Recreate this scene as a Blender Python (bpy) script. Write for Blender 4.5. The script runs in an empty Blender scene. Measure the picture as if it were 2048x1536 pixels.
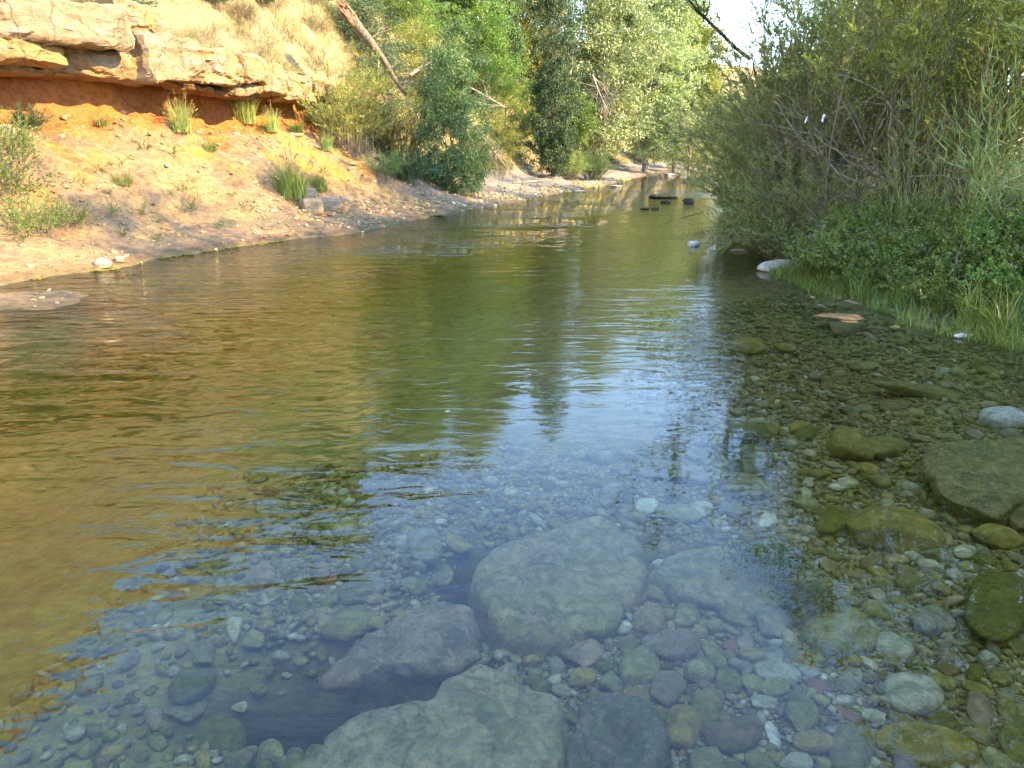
import bpy, math, numpy as np
from mathutils import Vector

# ------------------------------------------------------------------ camera, sky, sun, exposure
S = bpy.context.scene
COL = S.collection
PITCH, FOC = math.radians(17.1), 1518.0
cam_d = bpy.data.cameras.new("camera"); cam = bpy.data.objects.new("camera", cam_d); COL.objects.link(cam)
cam.location = (0, 0, 1.6); cam.rotation_euler = (math.radians(90) - PITCH, 0, 0)
cam_d.sensor_width = 36; cam_d.lens = 36 * FOC / 2048; cam_d.clip_start = 0.05; cam_d.clip_end = 2000
S.camera = cam
SUN_EL, SUN_AZ = math.radians(32), math.radians(113)          # azimuth clockwise from +Y (view direction)
W = bpy.data.worlds.new("World"); S.world = W; W.use_nodes = True
wn = W.node_tree.nodes; wl = W.node_tree.links
sky = wn.new("ShaderNodeTexSky"); sky.sky_type = 'NISHITA'; sky.sun_disc = False
sky.sun_elevation = SUN_EL; sky.sun_rotation = SUN_AZ
sky.air_density = 1.0; sky.dust_density = 0.1; sky.ozone_density = 2.2
wl.new(sky.outputs[0], wn["Background"].inputs[0]); wn["Background"].inputs[1].default_value = 0.15
sun_d = bpy.data.lights.new("sun", 'SUN'); sun = bpy.data.objects.new("sun", sun_d); COL.objects.link(sun)
sun_d.energy = 2.8; sun_d.angle = math.radians(0.5); sun_d.color = (1.0, 0.74, 0.37)
sv = Vector((math.sin(SUN_AZ) * math.cos(SUN_EL), math.cos(SUN_AZ) * math.cos(SUN_EL), math.sin(SUN_EL)))
sun.rotation_euler = sv.to_track_quat('Z', 'Y').to_euler()
S.view_settings.view_transform = 'Standard'; S.view_settings.look = 'None'
S.view_settings.gamma = 1; S.view_settings.use_curve_mapping = False
S.view_settings.exposure = 3.05
cy = S.cycles
cy.use_denoising = True
try:
    cy.denoiser = 'OPENIMAGEDENOISE'; cy.denoising_input_passes = 'RGB_ALBEDO_NORMAL'
except Exception: pass
cy.max_bounces = 7; cy.diffuse_bounces = 3; cy.glossy_bounces = 3; cy.transmission_bounces = 3
cy.transparent_max_bounces = 8; cy.volume_bounces = 0
cy.use_adaptive_sampling = True; cy.adaptive_threshold = 0.02
cy.caustics_reflective = False; cy.caustics_refractive = False
cy.sample_clamp_indirect = 6.0

rng = np.random.default_rng(7)

# ------------------------------------------------------------------ numeric helpers
def _hash(ix, iy, iz):
    h = (ix * 374761393 + iy * 668265263 + iz * 1274126177) & 0xFFFFFFFF
    h = ((h ^ (h >> 13)) * 1103515245) & 0xFFFFFFFF
    h = ((h ^ (h >> 16)) * 2246822519) & 0xFFFFFFFF
    return ((h ^ (h >> 15)) & 0xFFFFFF) / float(0xFFFFFF) * 2 - 1
def vnoise(x, y, z=0.0):
    x, y, z = np.broadcast_arrays(np.asarray(x, float), np.asarray(y, float), np.asarray(z, float))
    ix, iy, iz = np.floor(x).astype(np.int64), np.floor(y).astype(np.int64), np.floor(z).astype(np.int64)
    fx, fy, fz = x - ix, y - iy, z - iz
    fx, fy, fz = [f * f * f * (f * (f * 6 - 15) + 10) for f in (fx, fy, fz)]
    r = 0
    for a in (0, 1):
        for b in (0, 1):
            for c in (0, 1):
                r = r + _hash(ix + a, iy + b, iz + c) * (fx if a else 1 - fx) * (fy if b else 1 - fy) * (fz if c else 1 - fz)
    return r
def fbm(x, y, z=0.0, o=3, g=0.5):
    r, a, f = 0, 1.0, 1.0
    for i in range(o):
        r = r + a * vnoise(x * f + 17.3 * i, y * f - 9.1 * i, np.asarray(z) * f + 3.7 * i); a *= g; f *= 2.03
    return r
def sstep(a, b, x):
    t = np.clip((np.asarray(x, float) - a) / (b - a), 0, 1); return t * t * (3 - 2 * t)
def nrm(v): return v / np.maximum(np.linalg.norm(v, axis=-1, keepdims=True), 1e-9)

# ------------------------------------------------------------------ mesh helpers
def make_mesh(name, V, F, mat=None, smooth=True, attrs=None):
    """V (n,3); F: list of int arrays (m,k) with k = 3 or 4."""
    V = np.asarray(V, np.float32); F = [np.asarray(f, np.int32) for f in (F if isinstance(F, list) else [F]) if len(f)]
    me = bpy.data.meshes.new(name)
    me.vertices.add(len(V)); me.vertices.foreach_set("co", V.ravel())
    nl = sum(f.size for f in F); npoly = sum(len(f) for f in F)
    me.loops.add(nl); me.polygons.add(npoly)
    me.loops.foreach_set("vertex_index", np.concatenate([f.ravel() for f in F]))
    tot = np.concatenate([np.full(len(f), f.shape[1], np.int32) for f in F])
    st = np.concatenate([[0], np.cumsum(tot)[:-1]]).astype(np.int32)
    me.polygons.foreach_set("loop_start", st)
    me.polygons.foreach_set("use_smooth", np.full(npoly, smooth, bool))
    me.update(calc_edges=True)
    if attrs:
        for k, a in attrs.items():
            a = np.asarray(a, np.float32)
            if a.ndim == 1:
                at = me.attributes.new(k, 'FLOAT', 'POINT'); at.data.foreach_set("value", a)
            else:
                at = me.attributes.new(k, 'FLOAT_COLOR', 'POINT'); at.data.foreach_set("color", np.c_[a, np.ones(len(a))].astype(np.float32).ravel())
    if mat: me.materials.append(mat)
    return me
def link(name, me, parent=None, loc=(0, 0, 0), rot=(0, 0, 0), scale=(1, 1, 1), label=None, cat=None, group=None, kind=None, color=None):
    o = bpy.data.objects.new(name, me); COL.objects.link(o)
    o.location = loc; o.rotation_euler = rot; o.scale = scale
    if parent: o.parent = parent
    if label: o['label'] = label
    if cat: o['category'] = cat
    if group: o['group'] = group
    if kind: o['kind'] = kind
    if color is not None: o.color = (*color, 1)
    return o
def thing(name, parts, loc, rz=0, sc=1, label=None, cat=None, group=None, tilt=(0, 0)):
    """parts: list of (part name, mesh). An Empty at the base carries them."""
    s = sc if hasattr(sc, '__len__') else (sc, sc, sc)
    e = link(name, None, None, loc, (tilt[0], tilt[1], rz), s, label, cat, group)
    e.empty_display_size = 0.2
    for n, m in parts:
        if m is not None: link(n, m, e)
    return e
def tubes(P, R, sides=4):
    """P (n,k,3) polylines, R (n,k) radii -> verts, quads"""
    n, k, _ = P.shape
    T = nrm(np.gradient(P, axis=1))
    ref = np.where(np.abs(T[..., 2:3]) > 0.85, np.array([1.0, 0.1, 0.0]), np.array([0.1, 0.0, 1.0]))
    U = nrm(np.cross(T, ref)); Vv = np.cross(T, U)
    a = np.arange(sides) * 2 * math.pi / sides
    V = P[:, :, None, :] + R[:, :, None, None] * (np.cos(a)[None, None, :, None] * U[:, :, None, :] + np.sin(a)[None, None, :, None] * Vv[:, :, None, :])
    base = (np.arange(n) * k * sides)[:, None, None]
    i = np.arange(k - 1)[None, :, None]; j = np.arange(sides)[None, None, :]; j2 = (j + 1) % sides
    q = np.stack([base + i * sides + j, base + i * sides + j2, base + (i + 1) * sides + j2, base + (i + 1) * sides + j], -1)
    return V.reshape(-1, 3), q.reshape(-1, 4)
class Acc:
    def __init__(s): s.V = []; s.F = []; s.n = 0; s.T = []
    def add(s, V, F, t=0.5):
        s.V.append(V); s.F += [np.asarray(f) + s.n for f in (F if isinstance(F, list) else [F])]; s.n += len(V)
        s.T.append(np.broadcast_to(np.asarray(t, float), (len(V),)) if np.ndim(t) < 2 else t)
    def mesh(s, name, mat, smooth=True, key="tint"):
        by = {}
        for f in s.F: by.setdefault(f.shape[1], []).append(f)
        return make_mesh(name, np.concatenate(s.V), [np.concatenate(v) for v in by.values()], mat, smooth, {key: np.concatenate(s.T)})
def leaves(P, D, ln, wd, spread=0.8, tint=None, up=0.0, r=rng, bend=0.15):
    """rhombic folded leaves at P pointing roughly along D"""
    n = len(P)
    A = nrm(D + spread * r.normal(size=(n, 3)) + np.array([0, 0, up]))
    B = nrm(np.cross(A, r.normal(size=(n, 3)))); N = np.cross(A, B)
    L = (ln * r.uniform(0.6, 1.3, n))[:, None]; Wd = (wd * r.uniform(0.7, 1.3, n))[:, None] * 0.5
    m = P + A * L * 0.45 + N * L * bend
    V = np.stack([P, m + B * Wd, P + A * L, m - B * Wd], 1).reshape(-1, 3)
    q = np.arange(n * 4).reshape(n, 4)
    t = np.repeat(r.uniform(0, 1, n) if tint is None else tint, 4)
    return V, q, t

# ------------------------------------------------------------------ materials
def mat_new(name):
    m = bpy.data.materials.new(name); m.use_nodes = True
    nt = m.node_tree; nt.nodes.clear(); out = nt.nodes.new("ShaderNodeOutputMaterial")
    return m, nt, out
def N(nt, typ, **kw):
    n = nt.nodes.new(typ)
    for k, v in kw.items():
        if k.startswith("i_"): n.inputs[k[2:].replace("_", " ")].default_value = v
        elif k.startswith("n_"): n.inputs[int(k[2:])].default_value = v
        else: setattr(n, k, v)
    return n
def mixc(nt, fac, a, b, mode='MIX'):
    n = nt.nodes.new("ShaderNodeMix"); n.data_type = 'RGBA'; n.blend_type = mode
    for i, v in ((0, fac), (6, a), (7, b)):
        if hasattr(v, 'links'): nt.links.new(v, n.inputs[i])
        else: n.inputs[i].default_value = (*v, 1) if (i and len(v) == 3) else v
    return n.outputs[2]
def ramp(nt, src, p0, p1):
    n = nt.nodes.new("ShaderNodeMapRange"); n.inputs[1].default_value = p0; n.inputs[2].default_value = p1
    nt.links.new(src, n.inputs[0]); n.interpolation_type = 'SMOOTHSTEP'; return n.outputs[0]
def noise(nt, vec, scale, detail=3, rough=0.55, dist=0.0):
    n = nt.nodes.new("ShaderNodeTexNoise"); n.inputs["Scale"].default_value = scale
    n.inputs["Detail"].default_value = detail; n.inputs["Roughness"].default_value = rough; n.inputs["Distortion"].default_value = dist
    if vec is not None: nt.links.new(vec, n.inputs["Vector"])
    return n.outputs[0]
def mathn(nt, op, a, b=None):
    n = nt.nodes.new("ShaderNodeMath"); n.operation = op
    for i, v in enumerate((a, b)):
        if v is None: continue
        if hasattr(v, 'links'): nt.links.new(v, n.inputs[i])
        else: n.inputs[i].default_value = v
    return n.outputs[0]
def mapping(nt, src, scale, rot=(0, 0, 0)):
    n = nt.nodes.new("ShaderNodeMapping"); n.inputs["Scale"].default_value = scale; n.inputs["Rotation"].default_value = rot
    nt.links.new(src, n.inputs["Vector"]); return n.outputs[0]
def bump(nt, h, strength, dist, prev=None):
    b = nt.nodes.new("ShaderNodeBump"); b.inputs["Strength"].default_value = strength; b.inputs["Distance"].default_value = dist
    nt.links.new(h, b.inputs["Height"])
    if prev is not None: nt.links.new(prev, b.inputs["Normal"])
    return b.outputs[0]
def principled(nt, out, color, rough=0.8, normal=None, spec=0.3):
    p = nt.nodes.new("ShaderNodeBsdfPrincipled"); p.inputs["Roughness"].default_value = rough; p.inputs["Specular IOR Level"].default_value = spec
    if hasattr(color, 'links'): nt.links.new(color, p.inputs["Base Color"])
    else: p.inputs["Base Color"].default_value = (*color, 1)
    if normal is not None: nt.links.new(normal, p.inputs["Normal"])
    nt.links.new(p.outputs[0], out.inputs[0]); return p

def leaf_mat(name, c0, c1, trans=0.35, gloss=0.06):
    m, nt, out = mat_new(name)
    t = N(nt, "ShaderNodeAttribute", attribute_name="tint").outputs["Fac"]
    oi = N(nt, "ShaderNodeObjectInfo").outputs["Random"]
    c = mixc(nt, t, c0, c1)
    hs = N(nt, "ShaderNodeHueSaturation"); nt.links.new(c, hs.inputs["Color"])
    nt.links.new(mathn(nt, 'ADD', mathn(nt, 'MULTIPLY', oi, 0.5), 0.75), hs.inputs["Value"])
    nt.links.new(mathn(nt, 'ADD', mathn(nt, 'MULTIPLY', oi, 0.03), 0.487), hs.inputs["Hue"])
    c = hs.outputs[0]
    d = N(nt, "ShaderNodeBsdfDiffuse"); tr = N(nt, "ShaderNodeBsdfTranslucent"); g = N(nt, "ShaderNodeBsdfGlossy"); g.inputs["Roughness"].default_value = 0.5
    nt.links.new(c, d.inputs[0])
    nt.links.new(mixc(nt, 1.0, c, (1.5, 1.5, 0.7), 'MULTIPLY'), tr.inputs[0])
    m1 = N(nt, "ShaderNodeMixShader"); m1.inputs[0].default_value = trans
    nt.links.new(d.outputs[0], m1.inputs[1]); nt.links.new(tr.outputs[0], m1.inputs[2])
    m2 = N(nt, "ShaderNodeMixShader"); m2.inputs[0].default_value = gloss
    nt.links.new(m1.outputs[0], m2.inputs[1]); nt.links.new(g.outputs[0], m2.inputs[2])
    nt.links.new(m2.outputs[0], out.inputs[0]); return m
def bark_mat(name, c0, c1, scale=6):
    m, nt, out = mat_new(name)
    tc = N(nt, "ShaderNodeTexCoord").outputs["Object"]
    n1 = noise(nt, mapping(nt, tc, (3, 3, 1)), scale, 4)
    n2 = noise(nt, tc, scale * 6, 3)
    c = mixc(nt, ramp(nt, n1, 0.35, 0.65), c0, c1)
    principled(nt, out, c, 0.85, bump(nt, mathn(nt, 'ADD', n1, n2), 0.6, 0.02)); return m

M = {}
M['willow'] = leaf_mat("willow_leaf", (0.085, 0.13, 0.03), (0.36, 0.40, 0.12), 0.42)
M['willow_light'] = leaf_mat("willow_leaf_light", (0.14, 0.20, 0.03), (0.38, 0.40, 0.08), 0.5)
M['dark'] = leaf_mat("dark_leaf", (0.028, 0.070, 0.018), (0.095, 0.15, 0.045), 0.25)
M['poplar'] = leaf_mat("poplar_leaf", (0.022, 0.05, 0.018), (0.085, 0.125, 0.05), 0.25, 0.03)
M['bright'] = leaf_mat("bright_leaf", (0.055, 0.12, 0.014), (0.18, 0.26, 0.035), 0.4)
M['yellow'] = leaf_mat("yellow_green_leaf", (0.12, 0.155, 0.016), (0.31, 0.31, 0.05), 0.4)
M['silver'] = leaf_mat("silver_leaf", (0.13, 0.19, 0.045), (0.36, 0.40, 0.17), 0.3, 0.1)
M['ground'] = leaf_mat("bank_leaf", (0.045, 0.10, 0.012), (0.24, 0.32, 0.05), 0.3)
M['blade'] = leaf_mat("grass_blade", (0.07, 0.13, 0.016), (0.25, 0.32, 0.055), 0.35)
M['reed'] = leaf_mat("reed_blade", (0.14, 0.23, 0.04), (0.40, 0.45, 0.15), 0.35)
M['dry'] = leaf_mat("dry_grass_blade", (0.20, 0.13, 0.06), (0.42, 0.30, 0.14), 0.35, 0.02)
M['flower'] = leaf_mat("pale_seed_head", (0.22, 0.26, 0.14), (0.45, 0.46, 0.34), 0.3, 0.02)
M['bark'] = bark_mat("bark", (0.10, 0.075, 0.05), (0.20, 0.16, 0.12))
M['bark_dark'] = bark_mat("dark_bark", (0.035, 0.028, 0.022), (0.09, 0.07, 0.055))
M['bark_pale'] = bark_mat("pale_dead_wood", (0.20, 0.16, 0.12), (0.36, 0.31, 0.25))
M['twig'] = bark_mat("brown_twig", (0.10, 0.082, 0.048), (0.20, 0.165, 0.105))
M['rot'] = bark_mat("rotten_wood", (0.10, 0.05, 0.03), (0.30, 0.17, 0.10), 10)

# ------------------------------------------------------------------ the river's plan
_LY = [-14, 0, 5, 9.0, 10.6, 13.2, 14.4, 15.7, 20.1, 24, 31, 41, 67, 80, 95, 120, 160, 260]
_LX = [-8.2, -7.6, -7.1, -6.6, -5.75, -4.96, -4.1, -3.1, -2.0, -0.37, 1.9, 5.66, 12.7, 19, 32, 62, 110, 230]
_RY = [-14, 0, 3, 6.2, 7.1, 8.4, 10.4, 12.5, 20, 29, 41, 67, 80, 95, 120, 160, 260]
_RX = [6.5, 5.6, 5.0, 4.25, 3.95, 3.75, 3.75, 4.15, 5.5, 7.4, 10.8, 19.5, 28, 43, 74, 124, 245]
def Lx(y): return (np.interp(y, _LY, _LX) + np.interp(np.asarray(y) - .5, _LY, _LX) + np.interp(np.asarray(y) + .5, _LY, _LX)) / 3 + 0.12 * vnoise(np.asarray(y) * 1.1, 3.3)
def Rx(y): return (np.interp(y, _RY, _RX) + np.interp(np.asarray(y) - .5, _RY, _RX) + np.interp(np.asarray(y) + .5, _RY, _RX)) / 3 + 0.15 * vnoise(np.asarray(y) * 1.3, 8.3)
PN = ([0, .12, .5, 1.0, 1.5, 2.5, 3.4, 3.85, 4.25, 4.5, 4.7, 5.6, 8, 12, 16, 25, 40, 80, 300],
      [0, .07, .14, .26, .48, 1.25, 1.88, 2.10, 2.22, 2.50, 3.75, 4.4, 7.5, 13.2, 18.8, 26, 29, 30, 30])
PF = ([0, .1, .6, 2.2, 3.4, 5, 8, 13, 20, 30, 60, 300],
      [0, .05, .12, .22, .40, 1.6, 5.2, 12, 19, 24, 27, 28])
def terr(x, y):
    x, y = np.broadcast_arrays(np.asarray(x, float), np.asarray(y, float))
    L, R = Lx(y), Rx(y)
    d, e = L - x, x - R
    w = sstep(21, 29, y)
    zl = (1 - w) * np.interp(d, *PN) + w * np.interp(d, *PF)
    zl = zl * (1 - 0.45 * sstep(42, 75, y) * sstep(2, 6, d))
    am = sstep(0.3, 2.2, d)
    zl = zl + am * (0.16 * fbm(x * .8 + y * .25, y * .45, 0, 3) + 0.10 * fbm(x * .5, y * 2.3 + x * 0.8, 5, 2) * sstep(1, 2.5, d) + 0.05 * fbm(x * 3.1, y * 3.3, 2, 4)
              + sstep(.8, 1.8, d) * (1 - sstep(24, 30, y)) * (-.24 * np.abs(vnoise(y * 1.25 + d * .45, d * .30, 11)) ** .7 - .10 * np.abs(vnoise(y * 3.1 + d * 1.2, d * .5, 21)) + .05 * np.abs(vnoise(y * 3.4 + d * 1.0, d * .8, 12))))
    zl = zl + sstep(7, 14, d) * 0.7 * fbm(x * .22, y * .22, 4, 3)
    g = sstep(0.0, 1.0, e)
    zr = np.interp(e, [0, .3, 1, 3, 8, 20, 40, 90, 300], [0, .06, .22, .75, 1.2, 2.0, 3.5, 8, 10]) + g * (0.10 * fbm(x * .7, y * .7, 1, 3))
    wd = np.maximum(R - L, 0.1); u = np.clip(-d / wd, 0, 1)          # 0 at the left edge, 1 at the right
    prof = np.interp(u, [0, .04, .12, .3, .45, .6, .8, .93, 1], [0, .12, .42, .72, .52, .36, .26, .14, 0])
    zb = -prof * (1 - 0.35 * sstep(12, 30, y)) + 0.05 * np.minimum(1, prof * 5) * fbm(x * .9, y * .9, 7, 3)
    for hx, hy, ax_, ay_, dp_ in ((-.20, 3.28, .17, .42, .34), (-.72, 2.50, .50, .20, .36)):          # deep hollows between the slabs
        zb = zb - dp_ * np.exp(-(((x - hx) / ax_) ** 2 + ((y - hy) / ay_) ** 2) ** 1.5)
    z = np.where(d > 0, zl, np.where(e > 0, zr, zb))
    # low wet rock running out from the near left bank
    tt = np.clip((x + 7.6) / 2.4, 0, 1); dist = np.hypot(x - (-7.6 + 2.4 * tt), (y - (8.2 + 0.1 * tt)) * 0.95)
    spit = 0.055 - 0.13 * (dist / (0.95 - 0.25 * tt)) ** 2 + 0.045 * fbm(x * 2.5, y * 2.5, 3, 4)
    z = np.where((x < -2) & (y < 11), np.maximum(z, np.maximum(spit, -3)), z)
    return z
def ray(px, py):
    v = (768 - py) / FOC
    return np.array([(px - 1024) / FOC, math.cos(PITCH) + v * math.sin(PITCH), -math.sin(PITCH) + v * math.cos(PITCH)])
def at(px, py, z=None, t=None):
    """the point of the place seen at a pixel of the photograph: on height z, at depth t, or on the terrain"""
    r = ray(px, py)
    if t is not None: return np.array([0, 0, 1.6]) + r * t
    if z is not None: return np.array([0, 0, 1.6]) + r * ((z - 1.6) / r[2])
    ts = np.concatenate([np.arange(1.2, 12, .01), np.arange(12, 40, .03), np.arange(40, 200, .2)])
    p = np.array([0, 0, 1.6])[None] + ts[:, None] * r[None]
    hit = np.nonzero(p[:, 2] <= terr(p[:, 0], p[:, 1]))[0]
    return p[hit[0]] if len(hit) else p[-1]
# ------------------------------------------------------------------ setting: terrain, water, sky comes from the world
def build_terrain():
    ys = np.concatenate([np.arange(-14, 4, .25), np.arange(4, 30, .1), np.arange(30, 80, .4), 80 * 1.035 ** np.arange(0, 34)])
    dl = np.concatenate([np.arange(0.08, 9, .09), 9 * 1.13 ** np.arange(0, 28)])[::-1]
    ub = np.linspace(0, 1, 64)
    de = np.concatenate([np.arange(0.1, 5, .12), 5 * 1.16 ** np.arange(0, 26)])
    L, R = Lx(ys)[:, None], Rx(ys)[:, None]
    X = np.concatenate([L - dl[None], L + (R - L) * ub[None], R + de[None]], 1)
    Y = np.broadcast_to(ys[:, None], X.shape)
    Z = terr(X, Y)
    d = (L - X); e = (X - R); ny, nx = X.shape
    # own colours of rock, clay, gravel, soil; painted shade in the bed hollows
    def C(*c): return np.array(c)
    x, y, z = X.ravel(), Y.ravel(), Z.ravel(); d = d.ravel(); e = e.ravel()
    n1 = fbm(x * .7, y * .7, 1, 3); n2 = fbm(x * 2.2, y * 2.2, 2, 3); n3 = fbm((x + y) * .9, (y - x * .4) * 3.0, 3, 3)
    mix = lambda a, b, t: a + (b - a) * np.clip(t, 0, 1)[:, None]
    rock = mix(np.tile(C(.37, .25, .13), (len(x), 1)), C(.33, .22, .125), sstep(-.2, .7, n1))
    rock = mix(rock, C(.42, .295, .145), sstep(.1, .8, n2) * .6)
    rock = mix(rock, C(.28, .19, .14), sstep(.25, .9, n3) * .6)
    oc = sstep(1.9, 2.6, d + .5 * n1) * (1 - sstep(4.6, 5.0, d)) * (1 - sstep(22, 27, y))
    rock = mix(rock, C(.50, .25, .055), oc * sstep(-.1, .8, n2 + .35 * n3) * .8)
    rec = np.exp(-((d - 4.35) / .5) ** 2) * (1 - sstep(22, 25, y))
    rock = mix(rock, C(.50, .17, .045), rec * .9)
    patch = np.exp(-(((x + 5.2) / .8) ** 2 + ((y - 19.3) / 1.3) ** 2)) + np.exp(-(((x + 3.2) / .25) ** 2 + ((y - 20.5) / .8) ** 2)) * .8
    rock = mix(rock, C(.50, .32, .06), patch * sstep(-.3, .5, n3 + .4 * n2) * .9)
    up = sstep(4.4, 6, d)
    rock = mix(rock, C(.40, .28, .16), up * .7)
    rock = mix(rock, C(.30, .22, .12), up * sstep(0, .7, n1) * .5)
    grav = mix(np.tile(C(.42, .345, .28), (len(x), 1)), C(.34, .28, .22), sstep(-.2, .6, n2))
    farsoil = mix(np.tile(C(.42, .33, .17), (len(x), 1)), C(.20, .20, .07), sstep(-.3, .5, n1))
    farl = mix(grav, farsoil, sstep(3.0, 4.5, d))
    far = sstep(20, 26, y)
    left = mix(rock, farl, far) * .76
    # wet and mossy strip beside the water
    left = mix(left, C(.30, .26, .05), (1 - sstep(.02, .07, z)) * sstep(.0, .6, fbm(y * .8, x * .3, 6, 2)) * .4)
    left = mix(left, left * .6, (1 - sstep(.04, .13, z)))
    right = mix(np.tile(C(.10, .085, .045), (len(x), 1)), C(.07, .09, .03), sstep(-.2, .5, n2))
    right = mix(right, C(.38, .31, .2), sstep(9, 13, e) * (1 - sstep(16, 20, e)) * .8)
    bed = mix(mix(np.tile(C(.46, .365, .19), (len(x), 1)), C(.44, .35, .13), sstep(1.5, 3, x)), C(.42, .34, .10), sstep(.3, .55, -z) )
    bed = mix(bed, C(.26, .23, .07), sstep(-.4, .6, n1) * .5)
    bed = mix(bed, C(.32, .25, .06), sstep(.0, .8, n2) * sstep(.4, .6, -z) * .7)
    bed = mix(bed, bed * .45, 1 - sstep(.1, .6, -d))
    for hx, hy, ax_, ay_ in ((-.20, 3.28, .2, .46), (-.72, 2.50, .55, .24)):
        bed = mix(bed, C(.02, .024, .022), 1.6 * np.exp(-(((x - hx) / ax_) ** 2 + ((y - hy) / ay_) ** 2) ** 1.5))  # shade of the deep hollows, put into the bed colour
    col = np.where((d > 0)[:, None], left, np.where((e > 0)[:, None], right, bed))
    sp = (x < -2) & (y < 11) & (d < 0) & (z > -.12)
    col[sp] = mix(np.tile(C(.24, .17, .095), (len(x), 1)), C(.15, .11, .05), 1 - sstep(-.03, .05, z))[sp]
    i = np.arange(ny - 1)[:, None] * nx + np.arange(nx - 1)[None]
    q = np.stack([i, i + 1, i + nx + 1, i + nx], -1).reshape(-1, 4)
    m, nt, out = mat_new("ground")
    tc = N(nt, "ShaderNodeNewGeometry").outputs["Position"]
    ca = N(nt, "ShaderNodeAttribute", attribute_name="col").outputs["Color"]
    ka = N(nt, "ShaderNodeAttribute", attribute_name="grav").outputs["Fac"]
    na = noise(nt, tc, 9, 6, .65); nb = noise(nt, mapping(nt, tc, (1.2, 3.2, 5), (0, 0, .5)), 5, 5, .65, 0.6)
    vor = N(nt, "ShaderNodeTexVoronoi"); vor.inputs["Scale"].default_value = 26; nt.links.new(tc, vor.inputs["Vector"])
    vd = N(nt, "ShaderNodeTexVoronoi"); vd.feature = 'DISTANCE_TO_EDGE'; vd.inputs["Scale"].default_value = 26; nt.links.new(tc, vd.inputs["Vector"])
    vor2 = N(nt, "ShaderNodeTexVoronoi"); vor2.inputs["Scale"].default_value = 75; nt.links.new(tc, vor2.inputs["Vector"])
    c = mixc(nt, ramp(nt, na, .38, .68), ca, mixc(nt, 1.0, ca, (.62, .60, .58), 'MULTIPLY'))
    c = mixc(nt, mathn(nt, 'MULTIPLY', ramp(nt, nb, .5, .75), .55), c, mixc(nt, 1.0, ca, (1.35, 1.3, 1.2), 'MULTIPLY'))
    bw = N(nt, "ShaderNodeRGBToBW"); nt.links.new(vor.outputs["Color"], bw.inputs[0])
    bw2 = N(nt, "ShaderNodeRGBToBW"); nt.links.new(vor2.outputs["Color"], bw2.inputs[0])
    gm = mathn(nt, 'ADD', mathn(nt, 'MULTIPLY', bw.outputs[0], .8), mathn(nt, 'MULTIPLY', bw2.outputs[0], .5))
    gcol = mixc(nt, gm, mixc(nt, 1.0, c, (.55, .55, .5), 'MULTIPLY'), mixc(nt, 1.0, c, (1.5, 1.45, 1.45), 'MULTIPLY'))
    gcol = mixc(nt, ramp(nt, vd.outputs["Distance"], 0.0, .12), mixc(nt, 1.0, c, (.35, .35, .33), 'MULTIPLY'), gcol)
    c = mixc(nt, ka, c, gcol)
    h = mathn(nt, 'ADD', mathn(nt, 'MULTIPLY', na, .6), mathn(nt, 'MULTIPLY', nb, .8))
    b1 = bump(nt, h, .9, .07)
    b2 = bump(nt, mathn(nt, 'MULTIPLY', mathn(nt, 'MINIMUM', vd.outputs["Distance"], .25), ka), .8, .05, b1)
    principled(nt, out, c, .9, b2, .2)
    gr = np.where((d > 0), far * .35 * (1 - sstep(2.8, 4, d)), 0) + ((d <= 0) & (e <= 0)) * (1 - .9 * sstep(.36, .48, -z)) * (z < -.02) * (1 - .9 * sstep(4.2, 5.2, y) * (1 - sstep(.8, 1.8, x - .12 * (y - 5))))
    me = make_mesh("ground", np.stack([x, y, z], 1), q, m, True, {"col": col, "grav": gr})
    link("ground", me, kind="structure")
build_terrain()

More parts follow.
